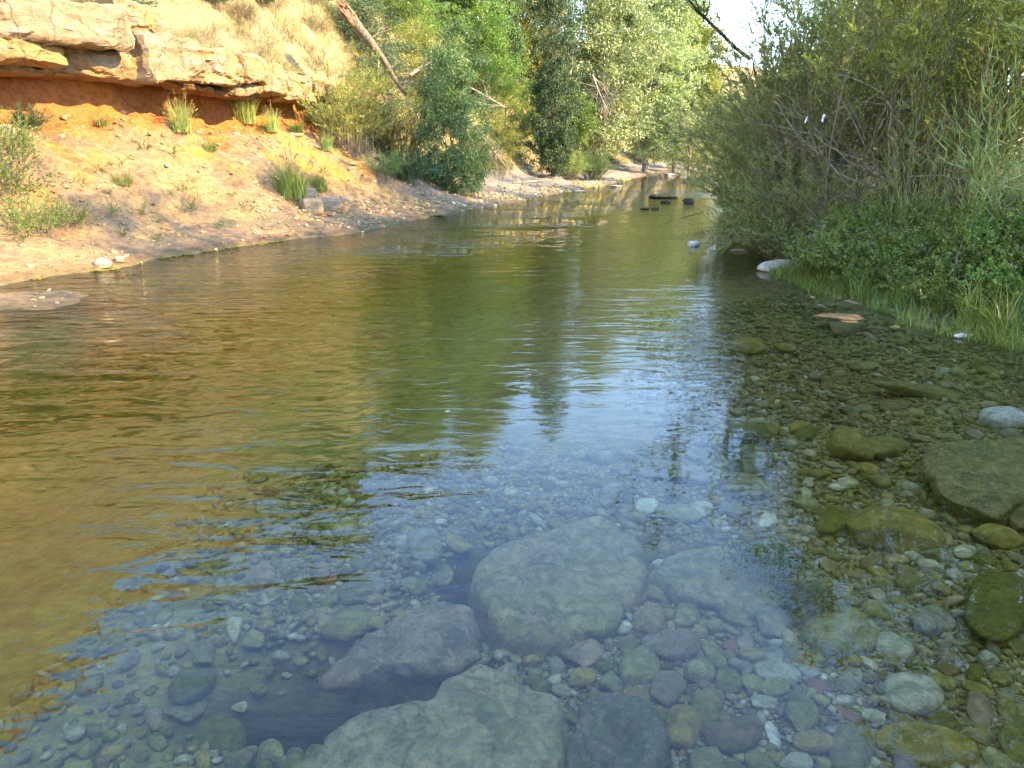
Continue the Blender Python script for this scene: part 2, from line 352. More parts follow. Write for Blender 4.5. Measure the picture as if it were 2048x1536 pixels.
def build_water():
    xs = np.concatenate([np.arange(-10, 12, .25), np.arange(12, 75, 1.0)]); ys = np.concatenate([np.arange(-13.5, 30, .25), np.arange(30, 128, 1.0)])
    X, Y = np.meshgrid(xs, ys); ny, nx = X.shape
    x, y = X.ravel(), Y.ravel()
    calm = .14 + .45 * sstep(3.4, 7, y) + 1.05 * (1 - sstep(-2.0, .3, x + .12 * (y - 3))) * sstep(1.2, 3.4, y)
    calm = calm * (1 - .75 * sstep(1.2, 2.6, x - .10 * y) * (1 - sstep(12, 16, y)))
    calm = calm * (.75 + .35 * fbm(x * .5, y * .35, 1, 2))
    band = np.exp(-(((x - (-1.3 + .30 * (y - 13))) / 1.7) ** 2)) * sstep(10.5, 13, y) * (1 - sstep(24, 30, y))
    rif = band * (.6 + .6 * fbm(x * .8, y * .8, 9, 2)) + np.exp(-(((x - 6.2) / 3) ** 2 + ((y - 31) / 3.0) ** 2)) * .8 + np.exp(-(((x - 9.5) / 5) ** 2 + ((y - 45) / 5.0) ** 2)) * .8
    a = np.clip(calm, .05, 2); b = np.clip(rif, 0, 1.3)
    V = np.stack([x, y, np.zeros_like(x)], 1)
    i = (np.arange(ny - 1)[:, None] * nx + np.arange(nx - 1)[None]).ravel()
    q = np.stack([i, i + 1, i + nx + 1, i + nx], -1)
    V2 = V.copy(); V2[:, 2] = -1.9; n = len(V)
    q2 = np.stack([i, i + nx, i + nx + 1, i + 1], -1) + n
    r0 = np.arange(nx - 1); top = (ny - 1) * nx + r0; c0 = np.arange(ny - 1) * nx; c1 = c0 + nx - 1
    side = [np.stack([r0, r0 + n, r0 + 1 + n, r0 + 1], -1), np.stack([top, top + 1, top + 1 + n, top + n], -1),
            np.stack([c0, c0 + nx, c0 + nx + n, c0 + n], -1), np.stack([c1, c1 + n, c1 + nx + n, c1 + nx], -1)]
    m, nt, out = mat_new("water")
    P = N(nt, "ShaderNodeNewGeometry").outputs["Position"]
    ra = N(nt, "ShaderNodeAttribute", attribute_name="calm").outputs["Fac"]; rb = N(nt, "ShaderNodeAttribute", attribute_name="riffle").outputs["Fac"]
    rip = noise(nt, mapping(nt, P, (.36, 1.0, 1), (0, 0, .24)), 5.0, 3, .5, .9)
    swell = noise(nt, mapping(nt, P, (.5, 1.0, 1), (0, 0, .3)), 1.25, 2, .5, .8)
    fine = noise(nt, mapping(nt, P, (.55, 1.0, 1), (0, 0, .1)), 13, 2, .5, .4)
    h = mathn(nt, 'MULTIPLY', mathn(nt, 'ADD', mathn(nt, 'ADD', mathn(nt, 'MULTIPLY', rip, 1.25), mathn(nt, 'MULTIPLY', swell, 1.3)), mathn(nt, 'MULTIPLY', fine, .10)), ra)
    chop = noise(nt, mapping(nt, P, (.55, 1.0, 1), (0, 0, .2)), 2.6, 3, .55, .8)
    h = mathn(nt, 'ADD', h, mathn(nt, 'MULTIPLY', mathn(nt, 'MULTIPLY', chop, 11.0), rb))
    nb = bump(nt, h, 1.0, WATER_BUMP)
    fr = N(nt, "ShaderNodeFresnel"); fr.inputs["IOR"].default_value = WATER_IOR; nt.links.new(nb, fr.inputs["Normal"])
    g = N(nt, "ShaderNodeBsdfGlossy"); g.inputs["Roughness"].default_value = 0.0; nt.links.new(nb, g.inputs["Normal"])
    t = N(nt, "ShaderNodeBsdfTransparent"); mx = N(nt, "ShaderNodeMixShader")
    nt.links.new(fr.outputs[0], mx.inputs[0]); nt.links.new(t.outputs[0], mx.inputs[1]); nt.links.new(g.outputs[0], mx.inputs[2])
    nt.links.new(mx.outputs[0], out.inputs[0])
    va = N(nt, "ShaderNodeVolumeAbsorption"); va.inputs["Color"].default_value = (.95, .88, .14, 1); va.inputs["Density"].default_value = .55
    nt.links.new(va.outputs[0], out.inputs["Volume"])
    me = make_mesh("water", np.concatenate([V, V2]), [np.concatenate([q, q2] + side)], m, True, {"calm": np.r_[a, a], "riffle": np.r_[b, b]})
    link("river_water", me, kind="structure")
WATER_BUMP, WATER_IOR = 0.017, 1.49
build_water()

# ------------------------------------------------------------------ stones
def stone_mat(name, colour, big=False, algae=.55):
    m, nt, out = mat_new(name)
    tc = N(nt, "ShaderNodeNewGeometry").outputs["Position"]
    oi = N(nt, "ShaderNodeObjectInfo")
    c0 = oi.outputs["Color"] if colour == 'object' else N(nt, "ShaderNodeAttribute", attribute_name="col").outputs["Color"]
    n1 = noise(nt, tc, 17, 7, .72, .6); n2 = noise(nt, tc, 85, 4, .7); n3 = noise(nt, tc, 5.5, 6, .7, .5)
    c = mixc(nt, ramp(nt, n1, .35, .7), mixc(nt, 1.0, c0, (.62, .64, .58), 'MULTIPLY'), mixc(nt, 1.0, c0, (1.35, 1.30, 1.22), 'MULTIPLY'))
    c = mixc(nt, mathn(nt, 'MULTIPLY', ramp(nt, n3, .53, .63), algae), c, (.11, .115, .03))
    pit = N(nt, 'ShaderNodeTexVoronoi'); pit.inputs['Scale'].default_value = 48; nt.links.new(tc, pit.inputs['Vector'])
    c = mixc(nt, mathn(nt, 'MULTIPLY', mathn(nt, 'SUBTRACT', 1.0, ramp(nt, pit.outputs['Distance'], .08, .22)), .45), c, (.10, .085, .05))
    c = mixc(nt, mathn(nt, 'MULTIPLY', ramp(nt, n2, .58, .75), .35), c, mixc(nt, 1.0, c0, (1.9, 1.8, 1.7), 'MULTIPLY'))
    b = bump(nt, n1, .8, .03); b = bump(nt, n2, .8, .008, b)
    if big:                       # cracks, lichen-like algae film and silt lying on the big rocks
        wv = N(nt, "ShaderNodeVectorMath", operation='ADD'); nt.links.new(tc, wv.inputs[0])
        wn_ = N(nt, "ShaderNodeTexNoise"); wn_.inputs["Scale"].default_value = 6; wn_.inputs["Detail"].default_value = 5; nt.links.new(tc, wn_.inputs["Vector"])
        ws = N(nt, "ShaderNodeVectorMath", operation='SCALE'); ws.inputs[3].default_value = .35; nt.links.new(wn_.outputs["Color"], ws.inputs[0]); nt.links.new(ws.outputs[0], wv.inputs[1])
        vc = N(nt, "ShaderNodeTexVoronoi"); vc.feature = 'DISTANCE_TO_EDGE'; vc.inputs["Scale"].default_value = 2.1; nt.links.new(wv.outputs[0], vc.inputs["Vector"])
        cr = ramp(nt, vc.outputs["Distance"], .0, .022)
        c = mixc(nt, mathn(nt, 'MULTIPLY', mathn(nt, 'SUBTRACT', 1.0, cr), .35), c, (.09, .075, .045))
        f1 = noise(nt, tc, 3.2, 8, .75, .9); f2 = noise(nt, tc, 34, 6, .75)
        c = mixc(nt, mathn(nt, 'MULTIPLY', ramp(nt, f1, .52, .6), .5), c, (.20, .21, .07))
        c = mixc(nt, mathn(nt, 'MULTIPLY', ramp(nt, f2, .55, .62), .5), c, (.62, .53, .36))
        b = bump(nt, cr, .35, .015, b); b = bump(nt, f2, .8, .02, b)
    principled(nt, out, c, .85, b, .2); return m
M['stone'] = stone_mat("stone", 'object'); M['slab'] = stone_mat("slab_stone", 'object', True); M['pebble'] = stone_mat("pebble", 'attr'); M['rubble'] = stone_mat("rubble", 'attr', False, 0.0)

_ICO = {}
def ico(sub):
    if sub not in _ICO:
        import bmesh
        b = bmesh.new(); bmesh.ops.create_icosphere(b, subdivisions=sub, radius=1)
        _ICO[sub] = (np.array([v.co[:] for v in b.verts]), np.array([[v.index for v in f.verts] for f in b.faces])); b.free()
    return _ICO[sub]
def stone_shape(seed, sub=3, angular=0.0, r=None):
    """unit-ish stone; angular adds cut facets"""
    r = r or np.random.default_rng(seed); V, F = ico(sub); V = V.copy()
    q = r.uniform(1.9, 2.7)
    V = V / (np.sum(np.abs(V) ** q, 1, keepdims=True) ** (1 / q))
    o = r.uniform(0, 50, 3)
    V = V * (1 + .13 * fbm(V[:, 0] * 1.1 + o[0], V[:, 1] * 1.1 + o[1], V[:, 2] * 1.1 + o[2], 2)[:, None])
    for k in range(int(3 + 9 * angular)):
        n = nrm(r.normal(size=3) * np.array([1, 1, .6])); h = r.uniform(.62, .92) if angular else r.uniform(.8, .95)
        s = V @ n - h; V = V - np.maximum(s, 0)[:, None] * n * (.92 if angular else .7)
    if sub >= 3: V = V * (1 + .018 * fbm(V[:, 0] * 5 + o[0], V[:, 1] * 5, V[:, 2] * 5, 2)[:, None])
    return V, F
SHAPES = {}
for kind_, ang in (('round', 0), ('angular', .7), ('cut', .35)):
    SHAPES[kind_] = []
    for k in range(6):
        V, F = stone_shape(100 + k + int(ang * 100), 3, ang)
        SHAPES[kind_].append(make_mesh("stone", V, F, M['stone']))
PAL = dict(olive=(.34, .29, .085), grey=(.37, .325, .20), pale=(.62, .55, .36), tan=(.48, .365, .16), red=(.42, .19, .10), brown=(.30, .21, .09),
           mossy=(.20, .19, .03), white=(.80, .74, .58), dark=(.07, .062, .035), green=(.41, .36, .15), ochre=(.46, .34, .08), pink=(.44, .31, .19))

# hand-placed stones read off the photograph: pixel x, y, width, height, tilt (deg, clockwise), shape, colour, thickness factor, label
STONES = [
 (1502,932,88,58,0,'round','mossy',.9,"round moss-green boulder in the shallows at the edge of the sky reflection"),
 (1492,886,92,46,-5,'round','mossy',.7,"dark mossy stone just beyond the round moss-green boulder"),
 (1497,985,120,46,8,'cut','olive',.5,"flat olive stone just in front of the round moss-green boulder"),
 (1692,903,104,46,22,'cut','ochre',.9,"long yellow-olive boulder slanting in the shallows left of the big flat shelf rock"),
 (1765,900,96,36,0,'round','olive',.5,"low olive stone touching the right end of the long slanting boulder"),
 (2004,843,100,30,8,'round','white',.6,"pale pinkish stone whose top just breaks the water near the bank"),
 (1780,1076,212,84,8,'cut','ochre',.5,"large flat brown-olive stone like a loaf in front of the shelf rock"),
 (1666,1048,66,46,-10,'round','mossy',.6,"small mossy stone touching the left end of the loaf-shaped flat stone"),
 (1990,1218,130,150,10,'round','mossy',.6,"big moss-brown boulder on the stream bed where the right bank shallows deepen"),
 (2036,1035,64,66,20,'angular','brown',.8,"dark boulder against the front edge of the big shelf rock"),
 (1990,1078,120,44,15,'cut','ochre',.5,"long low ochre stone in front of the dark boulder by the shelf rock"),
 (1680,1280,152,82,10,'round','green',.6,"large oval pale green cobble, the biggest smooth one on the near bed"),
 (1824,1396,136,76,18,'round','pale',.6,"grey oval cobble crossed by white veins"),
 (1846,1502,212,84,12,'round','ochre',.6,"long ochre boulder lying at the bottom of the view"),
 (1704,1500,96,92,35,'round','olive',.7,"dark olive boulder left of the long ochre boulder"),
 (1197,1252,94,72,-5,'round','green',.8,"round green-grey cobble in front of the pentagonal slab"),
 (1296,1247,66,50,0,'round','tan',.8,"speckled tan cobble right of the round green-grey cobble"),
 (1372,1240,52,46,0,'round','green',.8,"round green cobble in front of the split slab"),
 (1474,1235,74,40,5,'cut','olive',.6,"flat olive cobble right below the dark edge of the split slab"),
 (1550,1256,88,66,0,'angular','grey',.7,"angular mottled grey stone left of the large oval green cobble"),
 (1320,1193,88,50,10,'cut','green',.5,"flat green-grey cobble tucked against the split slab's dark edge"),
 (1132,1278,62,54,0,'cut','grey',.7,"cracked grey cobble left of the round green-grey cobble"),
 (1172,1318,78,60,-5,'cut','pink',.7,"pinkish speckled cobble below the cracked grey one"),
 (1278,1338,86,92,60,'cut','green',.6,"pear-shaped grey-green cobble in the middle of the near bed"),
 (1350,1302,92,56,5,'angular','pink',.7,"rough pinkish-brown cobble above the green-spotted one"),
 (1398,1348,70,56,12,'cut','green',.7,"cobble with a dark green algae spot on top"),
 (1427,1312,66,34,50,'round','olive',.6,"long olive cobble slanting beside the rough pinkish-brown one"),
 (1340,1388,76,64,0,'angular','pink',.7,"lumpy pinkish cobble touching the dark square boulder"),
 (1412,1420,82,84,20,'angular','olive',.8,"pointed olive cobble in front of the green-spotted cobble"),
 (1366,1464,84,82,15,'round','ochre',.8,"rounded yellow-brown cobble half shaded by the dark square boulder"),
 (1470,1475,128,76,8,'angular','brown',.6,"brown angular stone with hollow sides near the bottom"),
 (1551,1350,96,44,16,'round','pale',.5,"smooth pale oval pebble lying alone on fine gravel"),
 (1602,1436,80,70,25,'cut','olive',.6,"rounded triangular olive cobble right of the pale lens-shaped pebble"),
 (1528,1408,62,34,0,'cut','pale',.5,"pale lens-shaped pebble left of the rounded triangular cobble"),
 (1545,1470,22,52,-25,'round','white',.5,"narrow white finger-shaped pebble on the brown angular stone"),
 (1462,1294,34,30,0,'cut','red',.6,"small salmon-red pebble on the fine gravel"),
 (1490,1288,36,38,50,'cut','grey',.6,"grey pebble with a split edge beside the salmon-red pebble"),
 (1584,1308,50,26,45,'round','olive',.6,"bean-shaped olive pebble left of the large oval green cobble"),
 (1696,1434,72,22,30,'cut','red',.5,"narrow brick-red slate-like pebble"),
 (1638,1374,66,30,12,'cut','red',.5,"dull red-brown pebble above the rounded triangular cobble"),
 (1698,1368,64,44,10,'cut','grey',.6,"grey-brown cobble with a dark streak above the brick-red pebble"),
 (1686,1404,44,22,0,'cut','pale',.6,"small pale pebble between the grey-brown cobble and brick-red pebble"),
 (1958,1426,52,74,-30,'round','pink',.6,"pinkish oval cobble right of the white-veined cobble"),
 (1893,1330,66,38,25,'cut','brown',.7,"brown wedge cobble above the white-veined cobble"),
 (1868,1256,98,50,8,'angular','grey',.7,"rough white-flecked grey stone left of the moss-brown boulder"),
 (2032,1490,90,100,20,'cut','mossy',.7,"mossy flat boulder cut by the bottom corner of the view"),
 (1628,1490,84,44,10,'round','ochre',.7,"yellowish cobble with a rust spot right of the brown angular stone"),
 (1950,1380,70,22,18,'round','ochre',.6,"slim ochre pebble above the pinkish oval cobble"),
 (2000,1358,56,30,20,'round','olive',.6,"olive pebble at the far side of the slim ochre pebble"),
 (2012,1398,36,32,0,'round','grey',.8,"round grey pebble with pits right of the slim ochre pebble"),
 (1950,1350,36,34,0,'round','mossy',.8,"small mossy egg-shaped pebble left of the olive pebble"),
 (1928,1108,48,26,5,'round','pale',.6,"whitish-blue pebble in front of the loaf-shaped flat stone"),
 (1790,1124,56,22,0,'round','tan',.7,"tan egg-shaped pebble under the loaf-shaped flat stone"),
 (1742,1128,42,26,0,'round','brown',.7,"brown round pebble left of the tan egg-shaped pebble"),
 (1534,1047,38,24,0,'round','white',.7,"bright whitish pebble near the end of the sky reflection"),
 (1612,990,26,20,30,'round','pale',.6,"pale egg-shaped pebble right of the flat olive stone"),
 (1358,1034,92,32,8,'round','green',.5,"long pale green stone with a white streak under the sky reflection"),
 (1292,1020,48,28,0,'round','white',.7,"whitish cobble left of the long pale green stone"),
 (1400,1024,50,30,0,'round','pale',.6,"pale round cobble right of the long pale green stone"),
 (1225,988,46,26,0,'round','grey',.7,"grey-blue rounded cobble beyond the pentagonal slab"),
 (1350,952,150,52,10,'cut','grey',.4,"broad submerged flat rock under the blue reflection"),
 (1205,915,84,34,5,'cut','grey',.5,"grey submerged flat stone left of the broad flat rock"),
 (914,1094,68,42,15,'angular','ochre',.7,"bright yellowish angular stone beyond the deep gap"),
 (850,1098,76,66,0,'round','grey',.6,"large grey rounded cobble left of the yellowish angular stone"),
 (1020,986,28,14,0,'round','pale',.5,"pale coin-like pebble under the blue reflection"),
 (857,984,20,10,0,'round','white',.5,"tiny bright white pebble left of the pale coin-like pebble"),
 (880,1158,54,46,0,'round','grey',.6,"rounded grey cobble left of the deep gap"),
 (827,1174,48,28,8,'round','green',.5,"flat green oval cobble amid the left pebbles"),
 (410,1312,52,52,20,'cut','green',.8,"bright pale green cobble standing out on the dim bed"),
 (470,1262,36,52,25,'cut','pale',.8,"pale cobble with a rusty base beyond the bright pale green one"),
 (508,1284,52,36,-20,'cut','green',.6,"irregular green cobble right of the rusty-based pale cobble"),
 (700,1262,110,58,-20,'angular','olive',.6,"angular olive stone behind the wedge boulder"),
 (650,1240,40,42,0,'round','tan',.7,"round tan cobble left of the angular olive stone"),
 (752,1248,36,30,0,'cut','ochre',.7,"squarish ochre cobble right of the angular olive stone"),
 (745,1196,40,24,8,'round','tan',.6,"small tan cobble on top of a grey flat one"),
 (722,1186,100,52,-15,'cut','grey',.4,"grey flat stone sloping among the left pebbles"),
 (524,1160,60,38,-25,'round','pink',.6,"pinkish rounded cobble near the gold and blue reflection edge"),
 (640,1148,40,36,0,'round','pink',.7,"pink and white cobble amid the left pebbles"),
 (690,1058,54,34,-15,'cut','pale',.6,"pale cobble far out among the left pebbles"),
 (430,1480,130,90,-10,'round','mossy',.6,"dark green rounded boulder in the deep lower left water"),
 (390,1370,120,60,-25,'cut','mossy',.5,"dim elongated rock left of the deep hollow"),
 (310,1440,36,46,15,'round','pink',.6,"pinkish cobble in the dim lower left water"),
 (316,1488,40,34,0,'round','olive',.7,"olive round cobble just in front of the pinkish dim one"),
 (370,1422,90,52,-25,'cut','grey',.5,"grey flat stone in the dim lower left water"),
 (475,1410,38,40,-60,'cut','pale',.5,"pale pebble standing on edge near the dim elongated rock"),
 (250,1325,78,38,-25,'angular','grey',.5,"angular grey stone near the gold reflection in the lower left"),
 (512,1378,40,26,10,'round','olive',.6,"round olive pebble right of the dim elongated rock"),
 (1180,1490,60,84,10,'round','ochre',.6,"yellow-brown cobble lying on the dark square boulder"),
 (828,1438,26,12,-25,'round','pale',.7,"little pale pebble resting on the foreground slab"),
 (1255,1300,44,38,0,'cut','olive',.7,"squarish olive cobble above the pear-shaped one"),
 (1164,1364,62,34,0,'cut','ochre',.8,"cobble with a yellowish cap in front of the pinkish speckled one"),
 (1222,1372,50,36,10,'cut','green',.8,"green square-cut cobble right of the yellow-capped cobble"),
 (1112,1338,42,34,20,'cut','grey',.7,"grey squarish cobble between the foreground slab and the pinkish speckled one"),
 (1306,1284,46,24,0,'round','grey',.6,"smooth grey pebble above the rough pinkish-brown cobble"),
 (1860,790,210,22,2,'cut','olive',.4,"long low olive rock lying in the shallows off the bank"),
 (1790,815,60,16,3,'round','brown',.5,"brown flat cobble in front of the long low olive rock"),
 (1724,735,76,14,4,'cut','olive',.5,"narrow flat olive stone in the middle of the shallows"),
 (1496,698,70,22,8,'round','ochre',.5,"yellow-olive stone farthest along the edge of the sky reflection"),
 (1570,700,44,16,10,'round','ochre',.5,"smaller yellow-olive stone right of the farthest one"),
 (1690,664,90,20,3,'cut','brown',.5,"flat brown submerged stone near the grassy bank"),
 (1595,858,40,20,0,'round','ochre',.7,"small yellowish cobble beyond the long slanting boulder"),
 (1540,862,44,24,0,'round','olive',.7,"olive cobble beyond the mossy stone"),
 (1610,872,44,22,5,'round','mossy',.7,"mossy cobble just beyond the long slanting boulder"),
 (1450,1190,1,1,0,'round','grey',.5,None),
]
STONE_POS = []
def place_stone(px, py, w, h, ang, shape, colr, th, label, name=None, cat=None, group=None, zc=None, r=rng):
    c = at(px, py, zc) if zc is not None else at(px, py)
    a = math.radians(ang)
    e1 = at(px + math.cos(a) * w / 2, py + math.sin(a) * w / 2, c[2]) - c
    e2 = at(px - math.sin(a) * h / 2, py + math.cos(a) * h / 2, c[2]) - c
    A = np.stack([e1[:2], e2[:2]], 1); U, s, _ = np.linalg.svd(A)
    rz = math.atan2(U[1, 0], U[0, 0]); s0, s1 = s[0], min(s[1], s[0])
    hh = th * min(s0, s1) * .8
    s1 = max(s1 * .9, s0 * .35)
    o = link(name or ("boulder" if s0 > .17 else "cobble" if s0 > .05 else "pebble"), SHAPES[shape][r.integers(6)], None,
             (c[0], c[1], c[2] + hh * .45), (r.normal() * .05, r.normal() * .05, rz), (s0 * 1.08, s1 * 1.08, hh),
             label, cat or ("boulder" if s0 > .17 else "stone"), group or "stones on the stream bed", None, np.array(PAL[colr]) * r.uniform(.9, 1.12))
    STONE_POS.append((c[0], c[1], s0, s1, rz, label)); return o
rs = np.random.default_rng(11)
for s in STONES:
    if s[-1]: place_stone(*s, r=rs)
# ------------------------------------------------------------------ the big flat slabs lying on the near bed
def slab(poly, ztop, thick, label, colr, tilt=(0, 0), amp=.02, seed=0, name="stone_slab", under=True, cat="rock", under_cut=0.0):
    pts = np.array([at(px, py, ztop)[:2] for px, py in poly]); c = pts.mean(0)
    n = len(pts); q = np.concatenate([pts, pts[:1]]); L = np.r_[0, np.cumsum(np.linalg.norm(np.diff(q, axis=0), axis=1))]
    t = np.linspace(0, L[-1], 97)[:-1]; O = np.stack([np.interp(t, L, q[:, 0]), np.interp(t, L, q[:, 1])], 1)
    for _ in range(2): O = (np.roll(O, 1, 0) + O * 2 + np.roll(O, -1, 0)) / 4
    rad = O - c; u = nrm(rad)
    O = O + u * (.035 * fbm(O[:, 0] * 7 + seed, O[:, 1] * 7, 0, 3))[:, None]
    rings = []; fr = [0.0, .15, .3, .45, .6, .72, .82, .9, .96, 1.0, 1.015, 1.02, 1.0, .97, .93]
    dz = [0, 0, 0, 0, 0, 0, -.002, -.006, -.014, -.03, -.3, -.5, -.7, -.9, -1.02]
    for f, z_ in zip(fr, dz):
        p = c + (O - c) * (f * (1 - under_cut * min(1, max(0, -z_ - .03) * 3)))
        zz = ztop + (p[:, 0] - c[0]) * tilt[0] + (p[:, 1] - c[1]) * tilt[1] + amp * fbm(p[:, 0] * 4 + seed, p[:, 1] * 4, seed, 4)
        zz = zz + (z_ if z_ > -.1 else z_ * thick) + .012 * np.round(1.5 * vnoise(p[:, 0] * 5 + seed, p[:, 1] * 7 + seed)) * min(1, f * 2) * (z_ > -.1)
        if z_ < -.1: p = p + u * (.03 * fbm(p[:, 0] * 6, p[:, 1] * 6, z_ * 9 + seed, 2))[:, None]
        rings.append(np.c_[p, zz])
    V = np.concatenate(rings) - np.array([c[0], c[1], ztop]); m = 96; k = len(fr)
    i = np.arange(k - 1)[:, None] * m; j = np.arange(m)[None]; j2 = (j + 1) % m
    F = np.stack([i + j, i + j2, i + m + j2, i + m + j], -1).reshape(-1, 4)[:, ::-1]
    me = make_mesh(name, V, F, M['slab'])
    STONE_POS.append((c[0], c[1], np.linalg.norm(O - c, axis=1).mean(), np.linalg.norm(O - c, axis=1).min(), 0, label))
    SLABS.append(O)
    return link(name, me, None, (c[0], c[1], ztop), label=label, cat=cat, group="large rocks on the stream bed", color=PAL[colr] if isinstance(colr, str) else colr)
SLABS = []
slab([(940, 1118), (1010, 1092), (1100, 1062), (1200, 1040), (1270, 1062), (1300, 1120), (1286, 1178), (1210, 1225), (1130, 1258), (1000, 1250), (962, 1190)],
     -.23, .30, "large pentagonal grey slab beyond the deep blue gap", (.58, .45, .20), (.0, .11), .022, 1)
slab([(1292, 1132), (1330, 1105), (1420, 1098), (1560, 1122), (1618, 1178), (1560, 1204), (1450, 1216), (1385, 1190), (1330, 1165)],
     -.25, .2, "split slab with a dark front edge right of the pentagonal slab", (.54, .44, .19), (.02, .05), .018, 2)
slab([(632, 1338), (700, 1288), (790, 1245), (890, 1215), (940, 1228), (978, 1298), (930, 1330), (850, 1322), (760, 1318), (690, 1345)],
     -.15, .36, "pinkish wedge boulder leaning over the dark hollow", (.56, .39, .21), (.03, .20), .022, 3, under_cut=.42)
slab([(530, 1560), (600, 1500), (720, 1440), (860, 1400), (900, 1350), (960, 1318), (1035, 1298), (1052, 1370), (1112, 1388), (1138, 1450), (1100, 1560), (1000, 1640), (700, 1680)],
     -.15, .38, "broad tan slab in the foreground with a small pebble on it", (.66, .52, .24), (-.02, .03), .02, 4)
slab([(1140, 1400), (1200, 1386), (1290, 1396), (1325, 1440), (1335, 1560), (1140, 1580), (1118, 1480)],
     -.19, .2, "dark square boulder at the right side of the foreground slab", (.32, .27, .15), (.04, .05), .03, 5)
slab([(1842, 905), (1880, 878), (1980, 868), (2070, 872), (2110, 930), (2060, 975), (2010, 1012), (1930, 992), (1880, 965)],
     -.11, .12, "big olive shelf rock just under the surface by the right bank", (.44, .36, .13), (.01, .02), .016, 6)
slab([(1880, 1178), (1760, 1155)][:0] or [(1560, 1196), (1640, 1150), (1660, 1200), (1600, 1230)], -.24, .1, "small mossy slab right of the split slab", 'mossy', (0, 0), .01, 7)

# ------------------------------------------------------------------ cobbles between them, each its own; then the pebble mass
import re
def short(label): return re.split(r" (?:in|at|just|beyond|left|right|lying|with|of the|under|near|beside|between|among|amid|whose|whos|crossed|touching|on|that|tucked|slanting|standing|resting|like|against|leaning|by|above|below|far|out|half|cut|the|where)\b", label)[0]
def blocked(x, y, rr):
    for O in SLABS:
        c = O.mean(0)
        if np.hypot(x - c[0], y - c[1]) < 1.4:
            d = np.hypot(O[:, 0] - x, O[:, 1] - y); i = d.argmin()
            if np.hypot(x - c[0], y - c[1]) < np.hypot(*(O[i] - c)) + rr * .3: return True
    return False
rp = np.random.default_rng(5)
grid = {}
def gkey(x, y): return (int(x // .12), int(y // .12))
def g_add(x, y, r_):
    k = int(r_ // .12) + 1; gx, gy = gkey(x, y)
    for a in range(-k, k + 1):
        for b in range(-k, k + 1): grid.setdefault((gx + a, gy + b), []).append((x, y, r_))
def g_free(x, y, r_, f=.86):
    for (a, b, c) in grid.get(gkey(x, y), ()):
        if (a - x) ** 2 + (b - y) ** 2 < ((c + r_) * f) ** 2: return False
    return True
for (x, y, a, b, rz, lb) in STONE_POS:
    if a > .25: continue
    for s in (-.5, 0, .5): g_add(x + math.cos(rz) * a * s, y + math.sin(rz) * a * s, b * .95)
NB = 195; PACK = .76; HANDS = [(p, short(p[5])) for p in STONE_POS if p[2] > .03]
used = set(); nb = 0; tries = 0
WORDS_C = [('olive', 'olive'), ('grey', 'grey'), ('pale', 'pale'), ('tan', 'tan'), ('brown', 'brown'), ('green', 'grey-green'), ('ochre', 'ochre'), ('pink', 'pinkish'), ('mossy', 'mossy'), ('red', 'reddish')]
PC = np.array([.25, .17, .12, .15, .06, .12, .12, .02, .04, .004])
ORD = ["nearest", "second", "third", "fourth", "fifth", "sixth", "seventh", "eighth", "ninth"]
while nb < NB and tries < 14000:
    tries += 1
    px, py = rp.uniform(150, 2040), 1530 - 900 * rp.random() ** 1.3
    if px < 1420 - (py - 860) * 1.9 and py < 1536: continue
    c = at(px, py, -.28); x, y = c[0], c[1]
    if x < -1.7 or y > 8 or (y > 4.5 and x < 1.2 + .12 * (y - 5)): continue
    if min(((x + .20) / .17) ** 2 + ((y - 3.28) / .42) ** 2, ((x + .72) / .50) ** 2 + ((y - 2.5) / .2) ** 2) < 1.1: continue
    if tries % 3 and py < 1100: continue
    r_ = rp.uniform(.032, .062) * (1 + .06 * y)
    z = float(terr(x, y))
    if z > -.06 or not g_free(x, y, r_ * .95) or blocked(x, y, r_): continue
    g_add(x, y, r_ * .88)
    ci = rp.choice(10, p=PC / PC.sum()); asp = rp.uniform(.55, .95); sh = ('round', 'cut', 'angular')[rp.choice(3, p=[.45, .35, .2])]
    near = sorted(HANDS, key=lambda h: (h[0][0] - x) ** 2 + (h[0][1] - y) ** 2)[:4]
    form = "flat" if asp < .65 else {"round": "rounded", "cut": "oval", "angular": "angular"}[sh]
    lab = None
    for h, sn in near:
        dx, dy = x - h[0], y - h[1]
        rel = ("right of" if dx > 0 else "left of") if abs(dx) > abs(dy) else ("beyond" if dy > 0 else "in front of")
        for o_ in ORD:
            l = f"{WORDS_C[ci][1]} {form} cobble, {o_} such one {rel} the {sn}" if o_ != "nearest" else f"{WORDS_C[ci][1]} {form} cobble {rel} the {sn}"
            if l not in used and len(l.split()) <= 16: lab = l; break
        if lab: break
    used.add(lab)
    hz = r_ * rp.uniform(.4, .65)
    link("cobble", SHAPES[sh][rp.integers(6)], None, (x, y, z + hz * .4), (rp.normal() * .12, rp.normal() * .12, rp.uniform(0, 6.28)), (r_ * 1.1, r_ * asp * 1.1, hz),
         lab, "stone", "stones on the stream bed", None, np.array(PAL[WORDS_C[ci][0]]) * rp.uniform(.8, 1.2))
    nb += 1
